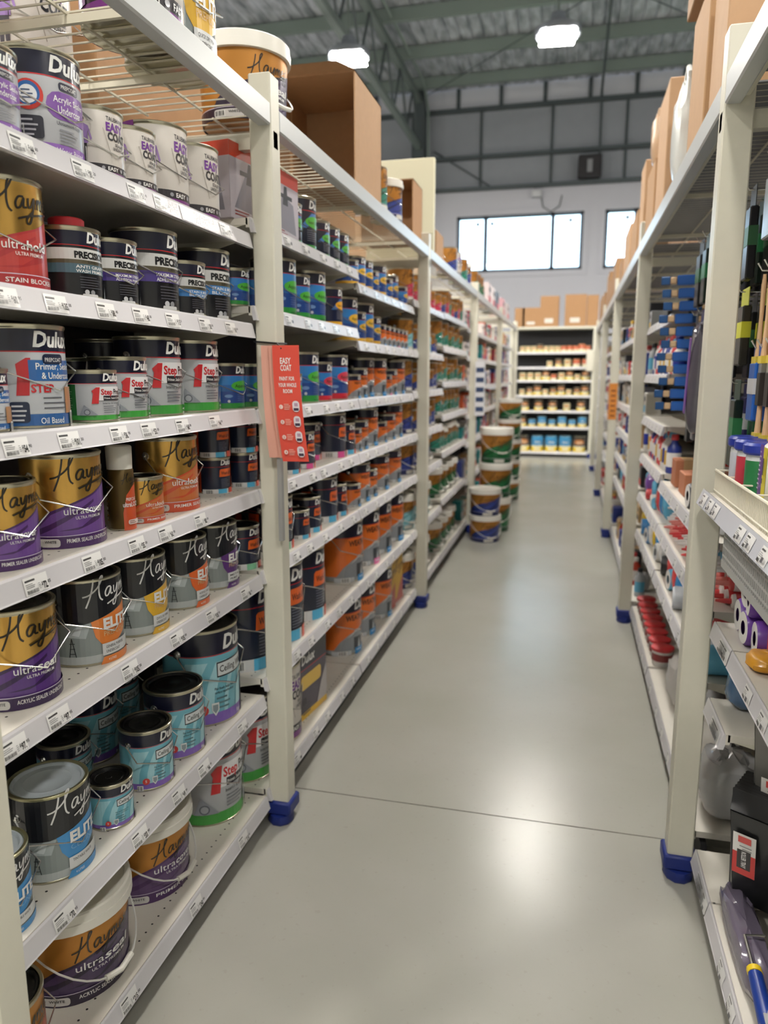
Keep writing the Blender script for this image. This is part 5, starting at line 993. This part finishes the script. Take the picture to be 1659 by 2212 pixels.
# trays stand on their long edge with the underside towards the aisle
for i in range(7): tray(.58 + i * .009, 1.98 + i * .017, .325, (-PI / 2 + .12, 0, -.55), f'black roller tray standing on bottom shelf, {ORD[i]} from the front', BT, i == 0, .26, .36)
tray(.585, 1.9, 1.005, (-PI / 2 + .1, 0, -.6), 'grey roller tray with red label on third shelf', GT_, True, .22, .18)
tray(.66, 2.03, .46, (-PI / 2 + .12, 0, -.62), 'tall grey roller tray with red label behind black trays', GT_, True, .32, .64)
tag(bag(.14, .2, .16, PLASD, 21).build('bagged_sheet', None, (RE + .2, 2.22, .656)), 'black plastic wrapped pack on second right shelf', 'bag'); tag(bag(.1, .18, .14, M('4a6a8c', .15, 0, .5, 20, .3, .6), 22).build('bagged_sheet', None, (RE + .12, 2.31, .656)), 'blue clear wrapped pack beside the right post', 'bag')
tag(bag(.2, .1, .3, PLASD, 23).build('bagged_sheet', None, (RE + .3, 2.2, .126)), 'dark wrapped pack behind the black trays', 'bag'); tag(bag(.42, .08, .09, PLASP, 24).build('bagged_sheet', None, (RE + .05, 1.92, .126)), 'mauve plastic wrapped rolls on bottom shelf', 'bag'); tag(bag(.22, .1, .11, PLAS, 25).build('bagged_sheet', None, (RE + .06, 1.55, .126)), 'clear wrapped grey pack at bottom right', 'bag')
t = thing('paint_roller', 'blue handled roller with yellow end lying on bottom shelf', 'roller', (RE + .03, 1.72, .2), 0); MB().tube([(0, .02, .02), (.0, -.1, .0), (.01, -.2, -.01), (.02, -.3, -.012)], [.017, .02, .019, .02], M('1c3a8c', .35), 12).build('handle', t); MB().tube([(0, .02, .02), (0, .035, .021)], .018, M('e8c82a', .4), 12).build('end_cap', t); MB().tube([(0, .03, .02), (0, .14, .03), (.05, .15, .03)], .004, STEEL, 8).build('frame_wire', t)
# ---- cartons and bags on top of the right rack
RT = 2.4715; GR = 'cartons on top of the right rack'
K1, K2, K3 = M('b08a62', .7, 0, .15, 20, .08), M('a07c58', .7, 0, .15, 20, .08), M('bc9874', .7, 0, .15, 20, .08)
def tcart(y0, y1, h_, lab, mt=K1, x0=.385, x1=.62, rz=0): return carton(x1 - x0, y1 - y0, h_, lab, ((x0 + x1) / 2, (y0 + y1) / 2, RT), rz, mt, GR, True)
tcart(2.48, 2.62, .15, 'low tan carton right beside the nearest right post', K1, .40, .95); tcart(2.64, 2.9, .42, 'gold taped carton on top of the right rack', K3, .41, .75)
c_ = tcart(2.95, 3.32, .50, 'tall open tan carton on top of the right rack', K1, .40, .62); tcart(2.95, 3.5, .58, 'tall brown carton behind the open tan carton', K2, .64, 1.0)
t = thing('cardboard_box', 'flat brown carton lying highest over the right rack', 'box', (.72, 3.2, RT + .5835), 0, GR); MB().box(-.33, .4, -.35, .3, 0, .09, K2, .004).build('carton', t, smooth=False)
tcart(4.0, 4.4, .56, 'tall tan carton behind the white bag', K3, .39, .6); tcart(4.5, 4.95, .34, 'medium tan carton above the second right post', K1, .39, .62); tcart(5.15, 5.45, .5, 'tall tan carton past the second right post', K3, .39, .55); tcart(5.6, 6.1, .3, 'low tan carton past the second right post', K1, .39, .6); tcart(6.3, 6.9, .34, 'wide tan carton before the third right post', K3, .39, .6); tcart(7.1, 7.5, .2, 'small brown carton beside third right post', K2, .39, .6)
for i, (y0, y1, h_) in enumerate([(8.1, 8.6, .35), (8.8, 9.3, .25), (9.5, 10.1, .4), (10.8, 11.5, .3), (11.8, 12.6, .35)]): tcart(y0, y1, h_, f'distant carton on right rack top, {ORD[i]} past the third post', K2)
for i, (y0, y1) in enumerate([(2.48, 2.9), (3.55, 4.3), (4.4, 5.3), (5.4, 6.6), (6.7, 7.9), (8, 10), (10.1, 12), (12.1, 13.5)]): carton(.6, y1 - y0, [.3, .5, .42, .5, .45, .5, .5, .5][i], f'carton at the back of right rack top, {ORD[i]} from near', (1.17, (y0 + y1) / 2, RT), 0, K2, GR, False)
t = thing('plastic_bag', 'white plastic bag bundle standing on right rack', 'bag', (.43, 3.66, RT), 0); bag(.22, .1, .40, M('d9dcd8', .3, 0, .4, 12, .06, .3), 31).build('bag_body', t); b = MB(); b.tube([(0, -.03, .38), (0, -.045, .44), (0, 0, .475), (0, .045, .44), (0, .03, .38)], .012, M('d9dcd8', .3, 0, .4, 12, .06, .3), 8); b.build('bag_handle', t)
tag(bag(.14, .12, .3, M('c8a888', .3, 0, .5, 14, .2, .4), 33).build('paper_roll', None, (.44, 4.75, RT + .341)), 'crumpled brown paper bundle on the medium carton', 'paper')
# ---- post signs
t = thing('post_sign', 'orange sign strip fixed to third right post', 'sign', (.372, 7.9, 1.22), 0); a = Art(1, 1); b = MB(); b.box(-.003, .0, -.02, .06, 0, .36, M('d88a3a', .5)); b.box(.004, .08, -.0165, -.0135, 0, .36, M('d88a3a', .5)); b.build('board', t, smooth=False); b = MB()
for i in range(6): b.box(.02, .064, -.018, -.0166, .03 + i * .05, .045 + i * .05, M('7a3a1a', .5))
b.build('print', t, smooth=False)
t = thing('post_sign', 'white and blue leaflet strip on left post by pails', 'sign', (-.955, 7.77, 1.25), 0); b = MB(); b.box(-.01, .09, -.012, -.009, 0, .55, M('e4e4e8', .5)); b.build('board', t, smooth=False); b = MB()
for i in range(5): b.box(.0, .08, -.0135, -.012, .04 + i * .1, .09 + i * .1, M('33456a', .5))
b.build('print', t, smooth=False)
t = thing('leaflet_holder', 'cream leaflet pack hanging at end unit right side', 'leaflet', (.33, 15.7, 1.75), 0); MB().box(-.06, .08, -.06, .0, 0, .42, M('d8d4c4', .5), .01).build('leaflets', t, smooth=False)
for k, v in list(USED.items()):
    if v > 1: print('DUP', v, k)
